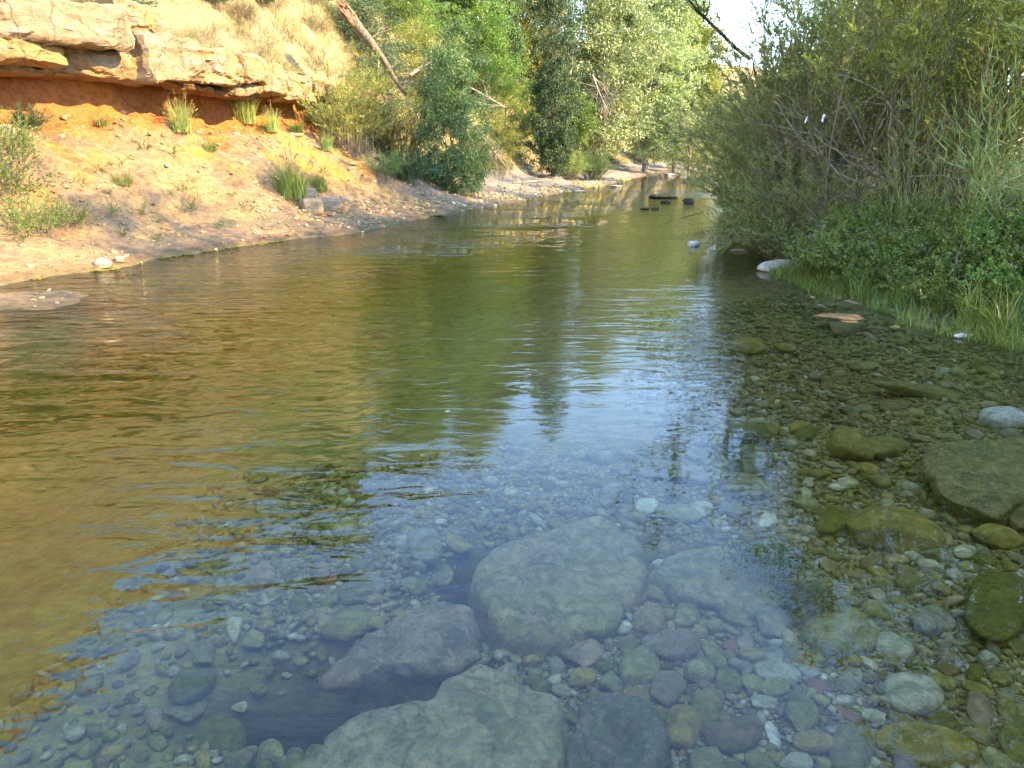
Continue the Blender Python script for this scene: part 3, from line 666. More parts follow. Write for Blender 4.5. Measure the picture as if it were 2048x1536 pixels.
def pebbles(name, n, label, fn, rlo, rhi, sub=1, f=.70, mat=None, pal=None):
    acc = []; cols = []; V0, F0 = ico(sub); keys = [k for k, _ in WORDS_C] + ['white']; pc = np.r_[PC, .03]; pc = pc / pc.sum()
    t = 0
    pool = []
    while len(acc) < n and t < n * 4:
        t += 1
        if not pool: pool = fn(6000)
        x, y = pool.pop()
        r_ = rlo * (rhi / rlo) ** (rp.random() ** 1.5) * (1 + .05 * max(y, 0))
        shal = min(max((x - 1.6) / 1.2, 0), 1) * min(max((y - 3.4) / 1.2, 0), 1)
        r_ *= 1 - .35 * shal * rp.random()
        if not g_free(x, y, r_, f): continue
        cc = np.array(pal[rp.integers(len(pal))] if pal else PAL[keys[rp.choice(11, p=pc)]])
        if not pal: cc = cc + (np.array([.42, .34, .12]) - cc) * .55 * max(shal, .35 * min(max((x - 1.2) / 1.0, 0), 1))
        acc.append((x, y, r_)); g_add(x, y, r_ * .8); cols.append(cc * rp.uniform(.75, 1.25))
    A = np.array(acc); k = len(A); print('PEB', name, k); z = terr(A[:, 0], A[:, 1]); asp = rp.uniform(.5, .95, k); hz = rp.uniform(.35, .6, k)
    a = rp.uniform(0, 6.28, k); Vs = V0[None] * (1 + .16 * rp.normal(size=(k, len(V0), 1)).clip(-1.2, 1.2))
    q = 2.4; Vs = Vs / (np.sum(np.abs(V0) ** q, 1) ** (1 / q))[None, :, None]
    X, Yy = Vs[..., 0] * A[:, 2:3] * 1.05, Vs[..., 1] * (A[:, 2] * asp)[:, None]
    tl = rp.normal(size=(k, 1)) * .25
    P = np.stack([X * np.cos(a)[:, None] - Yy * np.sin(a)[:, None] + A[:, 0:1], X * np.sin(a)[:, None] + Yy * np.cos(a)[:, None] + A[:, 1:2],
                  Vs[..., 2] * (A[:, 2] * hz)[:, None] + (z + A[:, 2] * hz * .35)[:, None] + X * tl], -1).reshape(-1, 3)
    F = (F0[None] + (np.arange(k) * len(V0))[:, None, None]).reshape(-1, 3)
    me = make_mesh(name, P, F, mat or M['pebble'], True, {"col": np.repeat(np.array(cols), len(V0), 0)})
    link(name, me, label=label, kind="stuff")
def near_pt(m):
    y = 1.5 + 7.5 * rp.random(m) ** 1.5; x = rp.uniform(-2.0, .68 * y + 1.0); z = terr(x, y)
    hol = np.minimum(((x + .20) / .17) ** 2 + ((y - 3.28) / .42) ** 2, ((x + .72) / .50) ** 2 + ((y - 2.5) / .2) ** 2)
    k = (hol > 1.0) & (z < -.03) & (rp.random(m) > 1.0 * sstep(4.0, 4.8, y) * (1 - sstep(.8, 1.8, x - .12 * (y - 5)))) & (rp.random(m) > .82 * (1 - sstep(-1.5, -.6, x + .10 * (y - 3))))
    return list(zip(x[k], y[k]))
pebbles("pebbles", 10500, "small mixed pebbles and gravel covering the stream bed", near_pt, .017, .055)
def fine_pt(m):
    y = 1.5 + 2.8 * rp.random(m); x = rp.uniform(-.5, .7 * y + .4); return list(zip(x, y))
pebbles("fine_gravel", 5200, "fine pinkish gravel between the nearest cobbles", fine_pt, .006, .012, 1, .7)
def edge_pt(m):
    y = rp.uniform(11, 45, m); x = Lx(y) - abs(rp.normal(size=m)) * 1.2 + .2; k = (y > 19) | (rp.random(m) > .6)
    return list(zip(x[k], y[k]))
pebbles("shore_gravel", 700, "pale loose stones along the foot of the left bank", edge_pt, .015, .04)

def rub_pt(m):
    y = rp.uniform(9.5, 26, m); dd = np.abs(rp.normal(size=m)) * 1.6 + .1; dd = np.where(rp.random(m) < .3, rp.uniform(3.2, 4.4, m), dd); x = Lx(y) - dd
    q = rp.random(m) < .12; x = np.where(q, rp.uniform(-7.4, -4.9, m), x); y = np.where(q, rp.uniform(7.4, 9.2, m), y); dd = np.where(q & (terr(x, y) > -.04), 1, np.where(q, 9, dd))
    k = (fbm(x * .9, y * .9, 8, 2) > rp.uniform(-.6, .6, m)) & (dd < 4.4); return list(zip(x[k], y[k]))
pebbles("rubble", 2000, "crumbled tan rubble strewn over the bare slope", rub_pt, .008, .045, 1, .8, M['rubble'], [(.34, .24, .14), (.40, .29, .18), (.28, .19, .12), (.44, .34, .22), (.36, .20, .10)])
# ------------------------------------------------------------------ rock blocks: the ledge and single rocks
def box_mesh(name, lx, ly, lz, seed=0, q=9, amp=.04, strata=.03, nseg=(26, 12, 12), taper=0.0):
    V, F = [], []; n = 0
    for ax in range(3):
        for s in (-1, 1):
            a, b = [i for i in range(3) if i != ax]
            na, nb_ = nseg[a], nseg[b]
            u, v = np.meshgrid(np.linspace(-1, 1, na + 1), np.linspace(-1, 1, nb_ + 1), indexing='ij')
            p = np.zeros((na + 1, nb_ + 1, 3)); p[..., a] = u; p[..., b] = v; p[..., ax] = s
            i = (np.arange(na)[:, None] * (nb_ + 1) + np.arange(nb_)[None]).ravel() + n
            f = np.stack([i, i + nb_ + 1, i + nb_ + 2, i + 1], -1)
            if (s < 0) ^ (ax == 1): f = f[:, ::-1]
            V.append(p.reshape(-1, 3)); F.append(f); n += p.size // 3
    V = np.concatenate(V); nq = np.sum(np.abs(V) ** q, 1) ** (1 / q); V = V / nq[:, None]
    D = V.copy(); V = V * np.array([lx, ly, lz]) / 2
    if taper: V[:, :2] *= (1 + taper * (V[:, 2:3] / lz))
    o = seed * 7.7
    V[:, 1] += D[:, 1] * strata * fbm(V[:, 0] * .8 + o, V[:, 2] * 9, o, 3)
    for i in range(3): V[:, i] += amp * fbm(V[:, 0] * 1.8 + o + i * 9, V[:, 1] * 1.8, V[:, 2] * 1.6, 5, .55)
    if amp > .05:   # broken faces: whole facets step in or out
        V[:, 1] += np.sign(D[:, 1]) * .10 * np.round(1.6 * vnoise(V[:, 0] * 1.7 + o, V[:, 2] * 2.2, o)) / 1.6
    return make_mesh(name, V, np.concatenate(F), None, False)
def rock_mat():
    m, nt, out = mat_new("ledge_rock")
    tc = N(nt, "ShaderNodeNewGeometry").outputs["Position"]; oi = N(nt, "ShaderNodeObjectInfo")
    n1 = noise(nt, mapping(nt, tc, (1, 1, 2.2)), 1.6, 5, .65, .4); n2 = noise(nt, tc, 16, 5, .7); n3 = noise(nt, mapping(nt, tc, (.6, .6, 9)), 2.5, 4, .6, .4)
    c = mixc(nt, ramp(nt, n1, .42, .66), oi.outputs["Color"], (.24, .195, .15))
    c = mixc(nt, mathn(nt, 'MULTIPLY', ramp(nt, n2, .45, .7), .4), c, (.36, .255, .145))
    c = mixc(nt, mathn(nt, 'MULTIPLY', ramp(nt, n3, .55, .75), .4), c, (.19, .125, .075))
    dn = N(nt, "ShaderNodeTexNoise"); dn.inputs["Scale"].default_value = 1.5; dn.inputs["Detail"].default_value = 4; nt.links.new(tc, dn.inputs["Vector"])
    dv = N(nt, "ShaderNodeVectorMath", operation='ADD'); nt.links.new(tc, dv.inputs[0]); nt.links.new(dn.outputs["Color"], dv.inputs[1])
    vc = N(nt, "ShaderNodeTexVoronoi"); vc.feature = 'DISTANCE_TO_EDGE'; vc.inputs["Scale"].default_value = 1.1; nt.links.new(mapping(nt, dv.outputs[0], (1, 1, .7)), vc.inputs["Vector"])
    cr = ramp(nt, vc.outputs["Distance"], .004, .03)
    c = mixc(nt, mathn(nt, 'MULTIPLY', mathn(nt, 'SUBTRACT', 1.0, cr), .5), c, (.09, .055, .03))
    b = bump(nt, n3, .35, .08); b = bump(nt, n2, .8, .04, b); b = bump(nt, cr, .5, .04, b)
    principled(nt, out, c, .92, b, .15); return m
M['rock'] = rock_mat()
def block(name, p0, p1, out_, depth, z0, z1, seed, parent=None, colr=(.52, .40, .25), tilt=0.0, **kw):
    """a block whose outer face runs from p0 to p1 (xy)"""
    p0, p1 = np.array(p0, float), np.array(p1, float); d = p1 - p0; l = np.hypot(*d); n = np.array([-d[1], d[0]]) / l
    c = (p0 + p1) / 2 + n * (depth / 2 - out_)
    me = box_mesh(name, l, depth, z1 - z0, seed, **kw); me.materials.append(M['rock'])
    return link(name, me, parent, (c[0], c[1], (z0 + z1) / 2), (rng.normal() * .015, tilt, math.atan2(d[1], d[0])), color=colr)
ledge = link("rock_ledge", None, label="overhanging sandstone ledge of thick slabs above the orange clay band", cat="rock ledge")
def LP(y, d=4.0): return (float(np.interp(y, _LY, _LX)) - d, y)
for i, (ya, yb, o_, dp, z0, z1, tl, cc) in enumerate([
    (3.0, 6.2, .4, 1.8, 3.0, 3.9, .02, (.56, .43, .27)), (6.1, 9.0, .5, 1.8, 3.1, 4.0, .02, (.52, .42, .28)), (8.9, 11.7, .4, 1.8, 3.05, 4.05, .02, (.58, .44, .27)),
    (11.6, 13.4, .35, 1.7, 3.20, 4.15, .02, (.58, .45, .27)), (12.9, 15.3, .72, 2.1, 3.30, 4.02, .05, (.42, .37, .30)),
    (11.6, 14.4, .55, 1.9, 2.98, 3.32, .03, (.60, .46, .26)), (14.2, 15.9, .30, 1.5, 2.88, 3.34, .05, (.44, .31, .17)),
    (15.35, 16.85, .55, 1.7, 2.88, 3.72, .05, (.44, .38, .28)), (15.3, 16.2, .05, 1.4, 3.68, 4.25, .04, (.55, .43, .27)), (16.15, 16.9, -.1, 1.3, 3.66, 4.15, .05, (.50, .39, .27)),
    (16.95, 18.2, .45, 1.7, 2.92, 3.62, .04, (.60, .45, .26)), (18.1, 19.1, .52, 1.6, 3.05, 3.62, .06, (.60, .45, .25)), (18.0, 19.05, .38, 1.2, 2.80, 3.03, .02, (.38, .25, .13)),
    (19.15, 20.3, .22, 1.4, 2.92, 3.60, .03, (.62, .47, .26)), (20.25, 21.4, .30, 1.4, 2.80, 3.52, .05, (.64, .49, .27)), (21.5, 22.2, .1, 1.2, 3.0, 3.4, .02, (.6, .46, .27)),
    (22.1, 23.1, .30, 1.2, 2.92, 3.30, .03, (.62, .45, .28)), (24.2, 25.2, .25, 1.1, 2.9, 3.3, .02, (.56, .43, .28)),
    (12.5, 16.8, .10, 1.6, 2.84, 2.95, .04, (.42, .27, .13)), (16.9, 19.0, .12, 1.4, 2.76, 2.86, .02, (.36, .22, .11))]):
    block("slab", LP(ya + .03), LP(yb - .02), o_ * 1.1 + .05, dp, z0, z1, i + 3, ledge, tuple(np.array(cc) * (.50, .40, .305)), 0, strata=.025, amp=.07, q=16, nseg=(40, 12, 16))
# thin pale strata poking out of the clay below the ledge
rk = np.random.default_rng(31)
for i in range(9):
    y = rk.uniform(13.5, 23.5); dd = rk.uniform(2.3, 3.7); p = LP(y, dd); q_ = LP(y + rk.uniform(.25, .8), dd); z = float(terr(p[0], p[1]))
    block("stratum", p, q_, .12, .4, z - .06, z + rk.uniform(.02, .06), 40 + i, ledge, (.30, .21, .12), 0, nseg=(10, 5, 3), amp=.02, strata=.02)
def rock_at(px, py, w, h, label, colr, seed, name="boulder", sub='block', dep=None, group=None, sink=.12, t=None, rz=None):
    c = at(px, py) ; tt = c[1] / ray(px, py)[1]; sx = w * tt / FOC; sz = h * tt / FOC
    dep = dep or sx * .7
    if sub == 'block':
        me = box_mesh(name, sx, dep, sz * 1.25, seed, q=5, amp=.06 * sx, strata=.03 * sx, nseg=(14, 10, 8)); me.materials.append(M['rock'])
        return link(name, me, None, (c[0], c[1] + dep * .3, c[2] + sz * .42), (.04, -.03, rz if rz is not None else rk.uniform(-.3, .5)), label=label, cat="rock", group=group, color=colr)
    V, F = stone_shape(seed, 3, .6)
    me = make_mesh(name, V * np.array([sx / 2, dep / 2, sz * .62]), F, M['rock'] if sub == 'rock' else M['stone'])
    return link(name, me, None, (c[0], c[1], c[2] + sz * .35), (0, 0, rz if rz is not None else rk.uniform(-.4, .4)), label=label, cat="rock", group=group, color=colr)
PKR = (.33, .235, .15)
rock_at(624, 426, 44, 27, "squarish tan boulder at the left of the pair below the tall grass clump", PKR, 61, rz=.3)
rock_at(668, 422, 64, 27, "wider tan boulder at the right of the pair below the tall grass clump", PKR, 62, rz=.1)
rock_at(618, 392, 24, 14, "small whitish stone perched behind the squarish tan boulder", (.42, .36, .28), 63, "rock")
rock_at(708, 411, 30, 8, "thin flat stone right of the pair of tan boulders", (.38, .28, .18), 64, "rock")
rock_at(206, 534, 36, 20, "white rounded rock at the water's edge by the yellow moss", (.44, .36, .25), 65, "rock", 'rock')
rock_at(240, 524, 22, 12, "small pale stone right of the white rounded rock", (.38, .31, .22), 66, "rock", 'rock')
rock_at(14, 268, 26, 18, "pale squarish rock low on the slope by the left leafy shrub", (.42, .33, .2), 67, "rock")
DK = (.045, .04, .03)
for i, (px, py, w, h, lb, cc) in enumerate([
    (1328, 396, 62, 14, "long dark mossy rock standing out of the far water", DK), (1332, 406, 26, 9, "small dark rock just in front of the long mossy one", DK),
    (1378, 406, 26, 18, "dark rock with a grey top beside the willow's far tip", (.10, .09, .085)), (1290, 419, 30, 8, "low dark rock left of a pair just above the water", (.09, .075, .045)),
    (1311, 419, 18, 8, "low dark rock right of a pair just above the water", (.09, .075, .045)),
    (1390, 492, 28, 17, "white knobbly stone alone in the channel near the right bank", (.80, .74, .76)),
    (1572, 543, 104, 36, "half-dry rock with a white top and mossy left end at the bank", (.50, .47, .42)),
    (1478, 503, 34, 9, "brown stone at the waterline under the willow", (.26, .19, .13)),
    (1685, 640, 92, 12, "low reddish-tan rock half under water beside the bank grass", (.17, .13, .075)),
    (1768, 607, 28, 10, "small tan rock in the bank grass", (.40, .32, .22)),
    (1340, 350, 22, 6, "grey stone on the far gravel spit, left one", (.38, .36, .34)), (1366, 346, 26, 7, "grey stone on the far gravel spit, middle one", (.42, .40, .37)),
    (1392, 342, 22, 7, "grey stone on the far gravel spit, right one", (.36, .34, .32)), (1160, 383, 26, 5, "flat stone at the tip of the pale beach", (.3, .27, .25)),
    (1232, 373, 26, 4, "flat stone beyond the tip of the pale beach", (.34, .3, .28)), (880, 432, 34, 6, "low dark stone on the waterline of the pale beach", (.16, .13, .08))]):
    c = at(px, py, 0.0 if i not in (9,) else None); tt = c[1] / ray(px, py)[1]; sx, sz = w * tt / FOC, h * tt / FOC
    V, F = stone_shape(300 + i, 3, .5)
    me = make_mesh("rock", V * np.array([sx / 2, sx * .33, sz * .42]), F, M['stone'])
    link("rock", me, None, (c[0], c[1] + sx * .2, max(c[2], 0) + sz * .15), (0, 0, rk.uniform(-.3, .3)), label=lb, cat="rock", group="rocks standing out of the river", color=cc)
# ------------------------------------------------------------------ plant builders (all real leaves and stems)
def R_(seed): return np.random.default_rng(seed)
def clump_tree(seed, env, nclump, nleaf, ln, wd, crad, trunk_h, tr, mat, bark, lean=(0, 0), droop=0.0, limbs=40, flat=.75, nm="crown", shell=.5):
    """env: ellipsoids (cx,cy,cz,rx,ry,rz). Returns parts [trunk, crown]."""
    r = R_(seed); env = np.array(env, float); vol = env[:, 3:].prod(1) ** .8
    k = r.choice(len(env), nclump, p=vol / vol.sum()); u = nrm(r.normal(size=(nclump, 3))); rad = r.random(nclump) ** (shell / 1.5)
    C_ = env[k, :3] + u * rad[:, None] * env[k, 3:]
    C_ += .16 * env[k, 3:].mean(1)[:, None] * r.normal(size=(nclump, 3))
    C_ = C_[C_[:, 2] > .05]; nclump = len(C_)
    # leaves
    idx = np.repeat(np.arange(nclump), nleaf); cr = crad * r.uniform(.5, 1.35, nclump)
    out = nrm(C_ - np.array([lean[0] * .6, lean[1] * .6, trunk_h * .55])) + np.array([0, 0, -droop])
    q = r.normal(size=(len(idx), 3)); q = q / np.maximum(np.linalg.norm(q, axis=1, keepdims=True), .3) * (r.random((len(idx), 1)) ** .5)
    P = C_[idx] + q * cr[idx][:, None] * np.array([1, 1, flat]) + out[idx] * cr[idx][:, None] * .3
    tint = np.clip(r.uniform(0, 1, nclump)[idx] * .55 + r.uniform(0, 1, len(idx)) * .45, 0, 1)
    V, F, T = leaves(P, out[idx] * .6 + np.array([0, 0, -droop]), ln, wd, .9, tint, 0, r)
    crown = make_mesh(nm, V, F, mat, False, {"tint": T})
    # trunk, limbs
    A = Acc(); kk = 9; t = np.linspace(0, 1, kk)
    top = np.array([lean[0], lean[1], trunk_h]); tp = t[:, None] * top + .04 * trunk_h * np.c_[vnoise(t * 3, seed), vnoise(t * 3, seed + 9.5), 0 * t] * t[:, None]
    V, F = tubes(tp[None], (tr * (1 - .8 * t))[None], 8); A.add(V, F)
    sel = r.choice(nclump, min(limbs, nclump), replace=False); E = C_[sel]
    s = np.clip((E[:, 2] / trunk_h) * r.uniform(.35, .8, len(E)), .05, .95)
    B = np.stack([np.interp(s, t, tp[:, i]) for i in range(3)], 1)
    tt = np.linspace(0, 1, 7)[None, :, None]
    mid = (B + E) / 2 + np.array([0, 0, .12]) * np.linalg.norm(E - B, axis=1)[:, None] + .08 * np.linalg.norm(E - B, axis=1)[:, None] * r.normal(size=E.shape)
    Pl = (1 - tt) ** 2 * B[:, None] + 2 * tt * (1 - tt) * mid[:, None] + tt ** 2 * E[:, None]
    Rr = (tr * .32 * (1 - s * .7))[:, None] * (1 - .85 * tt[:, :, 0])
    V, F = tubes(Pl, Rr, 4); A.add(V, F)
    return [("trunk", A.mesh("trunk", bark)), ("crown", crown)]

def stems(r, n, base_r, height, spread, k=9, arch=.5, wob=.06, lean=(0, 0), out_pow=1.0):
    a = r.uniform(0, 2 * math.pi, n); b = base_r * np.sqrt(r.random(n)); B = np.stack([b * np.cos(a), b * np.sin(a), 0 * a - .05], 1)
    a2 = a + r.normal(size=n) * .5; sp = spread * r.random(n) ** out_pow; H = height * r.uniform(.55, 1.08, n) * (1 - .25 * (sp / max(spread, .01)) ** 2)
    t = np.linspace(0, 1, k)
    dx = (sp * np.cos(a2) + lean[0])[:, None] * (t ** (1 + arch)); dy = (sp * np.sin(a2) + lean[1])[:, None] * (t ** (1 + arch))
    dz = H[:, None] * (t - arch * .35 * t ** 3 * (sp / max(spread, .01))[:, None])
    P = B[:, None] + np.stack([dx, dy, dz], -1)
    w = wob * height * t[None, :, None] * np.stack([vnoise(t[None] * 4 + np.arange(n)[:, None] * 7.7, j * 3.3 + .5) for j in range(3)], -1)
    return P + w, H
def along(P, r, m, lo=.2, hi=1.0):
    n, k, _ = P.shape; s = r.uniform(lo, hi, m) * (k - 1.001); i = s.astype(int); f = (s - i)[:, None]; w = r.integers(0, n, m)
    a, b = P[w, i], P[w, np.minimum(i + 1, k - 1)]
    return a * (1 - f) + b * f, nrm(b - a), w, s / (k - 1)
def side_twigs(P, r, m, ln, lo=.25, hi=.98, k=5, ang=.8, up=.2):
    p, d, w, s = along(P, r, m, lo, hi)
    D = nrm(d + ang * r.normal(size=d.shape) + np.array([0, 0, up])); L = ln * r.uniform(.4, 1.2, m) * (1.1 - .6 * s)
    t = np.linspace(0, 1, k)[None, :, None]
    return p[:, None] + D[:, None] * L[:, None, None] * t + (d * L[:, None] * .3)[:, None] * t ** 2 + .08 * L[:, None, None] * t * r.normal(size=(m, 1, 3))
def shoot_shrub(seed, nst, base_r, height, spread, nleaf, ln, wd, mat, bark, twigs=400, tl=.5, sr=.012, lean=(0, 0), arch=.6, lo=.25, spr=.5, up=.25, wob=.06, nm="foliage", bare=0.0, twr=.0022):
    r = R_(seed); P, H = stems(r, nst, base_r, height, spread, 10, arch, wob, lean)
    A = Acc(); t = np.linspace(0, 1, 10)
    V, F = tubes(P, sr * r.uniform(.4, 1.3, nst)[:, None] * (1 - .85 * t)[None], 4); A.add(V, F)
    T = side_twigs(P, r, twigs, tl)
    V, F = tubes(T, np.full((twigs, 5), twr) * np.linspace(1.3, .5, 5)[None], 3); A.add(V, F)
    q, d, w, s = along(T, r, int(nleaf * .75), .1, 1); q2, d2, w2, s2 = along(P, r, nleaf - int(nleaf * .75), lo, 1)
    if bare: keep = vnoise(q[:, 0] * 1.3, q[:, 1] * 1.3, q[:, 2] * 1.3) > -1 + 2 * bare - .2; q, d, w = q[keep], d[keep], w[keep]
    rt = r.uniform(0, 1, twigs); ti = np.r_[rt[w] * .5 + .5 * r.random(len(w)), r.random(len(q2))]
    V, F, Tn = leaves(np.r_[q, q2], np.r_[d, d2], ln, wd, spr, ti, up, r)
    return [("stems", A.mesh("stems", bark)), (nm, make_mesh(nm, V, F, mat, False, {"tint": Tn}))]
def blades(r, P, H, wd, spread, k=4, droop=.5, tint=None):
    """grass blades rooted at P (n,3)"""
    n = len(P); a = r.uniform(0, 2 * math.pi, n); L = H * r.uniform(.5, 1.15, n); sp = spread * r.uniform(.1, 1, n)
    t = np.linspace(0, 1, k); o = np.stack([np.cos(a), np.sin(a)], 1)
    X = P[:, None, :2] + o[:, None] * (sp * L)[:, None, None] * (t ** 1.6)[None, :, None]
    Z = P[:, None, 2] + L[:, None] * (t[None] - droop * (sp[:, None] / max(spread, .01)) * .6 * t[None] ** 2.5)
    C_ = np.concatenate([X, Z[..., None]], -1); b = a + math.pi / 2 + r.normal(size=n) * .6
    W_ = (wd * r.uniform(.6, 1.3, n))[:, None] * (1 - .92 * t ** 1.5)[None]; o2 = np.stack([np.cos(b), np.sin(b), 0 * b], 1)
    Lf = C_ - o2[:, None] * W_[..., None] / 2; Rt = C_ + o2[:, None] * W_[..., None] / 2
    V = np.stack([Lf, Rt], 2).reshape(-1, 3)
    base = (np.arange(n) * k * 2)[:, None]; j = np.arange(k - 1)[None] * 2
    F = np.stack([base + j, base + j + 1, base + j + 3, base + j + 2], -1).reshape(-1, 4)
    return V, F, np.repeat(r.random(n) if tint is None else tint, k * 2)
def tuft(seed, n, base_r, H, wd, spread, mat, droop=.6, seeds=0, sH=1.3, stalkmat='dry', nm="blades"):
    r = R_(seed); a = r.uniform(0, 6.28, n); b = base_r * np.sqrt(r.random(n)); P = np.stack([b * np.cos(a), b * np.sin(a), 0 * a - .03], 1)
    V, F, T = blades(r, P, H, wd, spread, 5, droop)
    parts = [(nm, make_mesh(nm, V, F, mat, False, {"tint": T}))]
    if seeds:
        Ps, _ = stems(r, seeds, base_r * .8, H * sH, spread * H * .7, 8, .5, .03)
        A = Acc(); V, F = tubes(Ps, np.full((seeds, 8), .0022) * (1.4 - np.linspace(0, 1, 8))[None], 3); A.add(V, F)
        q, d, w, s = along(Ps, r, seeds * 16, .82, 1.0); V, F, Tn = leaves(q, d, .035, .012, .35, None, .2, r); A.add(V, F, Tn)
        parts.append(("seed_heads", A.mesh("seed_heads", M[stalkmat], False)))
    return parts
def branchy(seed, start, d, length, rad, levels=3, kids=5, curl=.25, up=.0, mat=None, nm="branches", kk=8, spread=.9):
    r = R_(seed); A = Acc(); lev = [(np.array([start], float), nrm(np.array([d], float)), np.array([length]), np.array([rad]))]
    ends = []
    for L in range(levels):
        S0, D, Ln, Rd = lev[-1]; n = len(S0); t = np.linspace(0, 1, kk); P = np.zeros((n, kk, 3)); P[:, 0] = S0; dd = D.copy()
        for i in range(1, kk):
            dd = nrm(dd + curl * r.normal(size=dd.shape) * .5 + np.array([0, 0, up * .15])); P[:, i] = P[:, i - 1] + dd * (Ln / (kk - 1))[:, None]
        V, F = tubes(P, Rd[:, None] * (1 - .75 * t)[None], 6 if L == 0 else 4 if L == 1 else 3); A.add(V, F); ends.append(P)
        if L < levels - 1:
            m = n * kids; w = np.repeat(np.arange(n), kids); s = r.uniform(.2, .98, m) * (kk - 1.01); i = s.astype(int)
            p = P[w, i] + (P[w, i + 1] - P[w, i]) * (s - i)[:, None]; td = nrm(P[w, i + 1] - P[w, i])
            lev.append((p, nrm(td * .8 + spread * r.normal(size=p.shape) + np.array([0, 0, up])), Ln[w] * r.uniform(.25, .6, m), Rd[w] * .45 * (1 - .6 * s / kk)))
    return A.mesh(nm, mat), ends

def put(name, parts, px=None, py=None, xy=None, rz=None, sc=1.0, label=None, cat=None, group=None, tilt=(0, 0), dz=0.0, t=None):
    if xy is None:
        p = at(px, py)
    else: p = np.array([xy[0], xy[1], float(terr(xy[0], xy[1]))])
    p = p + np.array([0, 0, dz])
    return thing(name, parts, p, rng.uniform(0, 6.28) if rz is None else rz, sc, label, cat, group, tilt)

# ------------------------------------------------------------------ RIGHT BANK
wil_a = shoot_shrub(1, 150, .55, 4.6, 2.5, 60000, .074, .015, M['willow'], M['twig'], 2000, .5, .010, arch=.7, lo=.15)
wil_b = shoot_shrub(2, 130, .6, 4.2, 2.3, 54000, .072, .015, M['willow'], M['twig'], 1800, .5, .010, arch=.9, lo=.15)
wil_c = shoot_shrub(3, 110, .5, 4.8, 2.2, 52000, .075, .017, M['willow_light'], M['bark'], 2000, .55, .016, arch=.5, lo=.2)
low_w = shoot_shrub(4, 150, .5, 1.9, 1.5, 30000, .06, .012, M['willow'], M['twig'], 1600, .35, .007, arch=.8, lo=.1)
tall_a = clump_tree(5, [(0, 0, 6.0, 2.6, 2.6, 3.6), (.5, .3, 9.2, 1.8, 1.8, 2.2), (0, 0, 3.2, 2.1, 2.1, 1.6)], 620, 66, .095, .032, .42, 9.5, .16, M['willow_light'], M['bark'], droop=.3, limbs=110)
tall_b = clump_tree(6, [(0, 0, 5.2, 2.8, 2.4, 3.2), (-.4, .3, 8.0, 1.7, 1.9, 2.0), (.2, 0, 2.6, 2.2, 2.2, 1.6)], 560, 66, .095, .032, .45, 8.5, .15, M['willow'], M['bark_dark'], droop=.3, limbs=100)
GW = "willow shrubs along the right bank"
put("willow_shrub", wil_a, xy=(4.95, 12.9), rz=.4, sc=1.0, label="big grey-green willow shrub leaning over the water beyond the white-topped rock", cat="shrub", group=GW, tilt=(.05, -.16))
put("willow_shrub", wil_b, xy=(5.7, 15.8), rz=2.0, sc=1.02, label="willow shrub standing right behind the one that leans over the water", cat="shrub", group=GW, tilt=(0, -.12))
put("willow_shrub", wil_a, xy=(6.7, 19.6), rz=3.4, sc=.98, label="willow shrub drooping into the channel beside the dark far rocks", cat="shrub", group=GW, tilt=(0, -.18))
put("willow_shrub", wil_b, xy=(8.3, 24.5), rz=5.0, sc=.95, label="willow shrub beyond the dark far rocks, tips over the bend", cat="shrub", group=GW, tilt=(0, -.12))
put("willow_shrub", wil_a, xy=(10.2, 31), rz=1.0, sc=.95, label="distant bluish willow shrub where the river narrows", cat="shrub", group=GW, tilt=(0, -.1))
put("willow_shrub", wil_b, xy=(12.6, 38), rz=2.6, sc=1.0, label="farthest willow shrub of the right bank by the gravel spit", cat="shrub", group=GW)
put("willow_shrub", wil_c, xy=(6.6, 12.0), rz=1.3, sc=1.1, label="tall yellow-green willow shrub behind the brown twig tangle", cat="shrub", group=GW)
put("willow_shrub", wil_c, xy=(7.4, 9.2), rz=4.0, sc=1.05, label="sun-flecked willow shrub behind the tall reeds", cat="shrub", group=GW)
put("willow_shrub", wil_c, xy=(7.6, 15.0), rz=5.2, sc=1.15, label="light willow shrub rising above the bluish ones", cat="shrub", group=GW)
put("willow_shrub", low_w, xy=(4.35, 11.6), rz=0, sc=.9, label="low willow with shoots dipping into the water beside the white-topped rock", cat="shrub", group=GW, tilt=(0, -.3))
put("willow_shrub", low_w, xy=(5.2, 16.6), rz=2, sc=1.1, label="low willow sprawling over the water past the white knobbly stone", cat="shrub", group=GW, tilt=(0, -.35))
put("willow_shrub", low_w, xy=(6.3, 21.5), rz=4, sc=1.1, label="low pale willow at the water beside the grey-topped dark rock", cat="shrub", group=GW, tilt=(0, -.3))
GT = "tall trees of the right bank"
for k, (x, y, pr, sc, lb) in enumerate([
    (8.6, 17.5, tall_a, 1.0, "tall light-leaved tree above the middle of the right bank thicket"), (8.8, 12.3, tall_b, 1.05, "tall dark-limbed tree behind the brown twig tangle"),
    (8.9, 7.2, tall_a, 1.0, "tall tree with yellow-lit leaves at the edge of the view behind the reeds"), (10.6, 22.5, tall_b, 1.0, "tall tree behind the far willow shrubs of the right bank"),
    (12.8, 15.2, tall_a, 1.15, "sunlit tree in the second row behind the tall dark-limbed tree"), (13.2, 9.8, tall_b, 1.1, "sunlit tree in the second row at the edge of the view"),
    (12.8, 28.5, tall_a, .95, "tree on the right bank nearest to the river bend"), (15.5, 36.5, tall_b, 1.0, "far tree of the right bank where the river turns")]):
    put("bank_tree", pr, xy=(x, y), rz=k * 1.7, sc=sc, label=lb, cat="tree", group=GT)
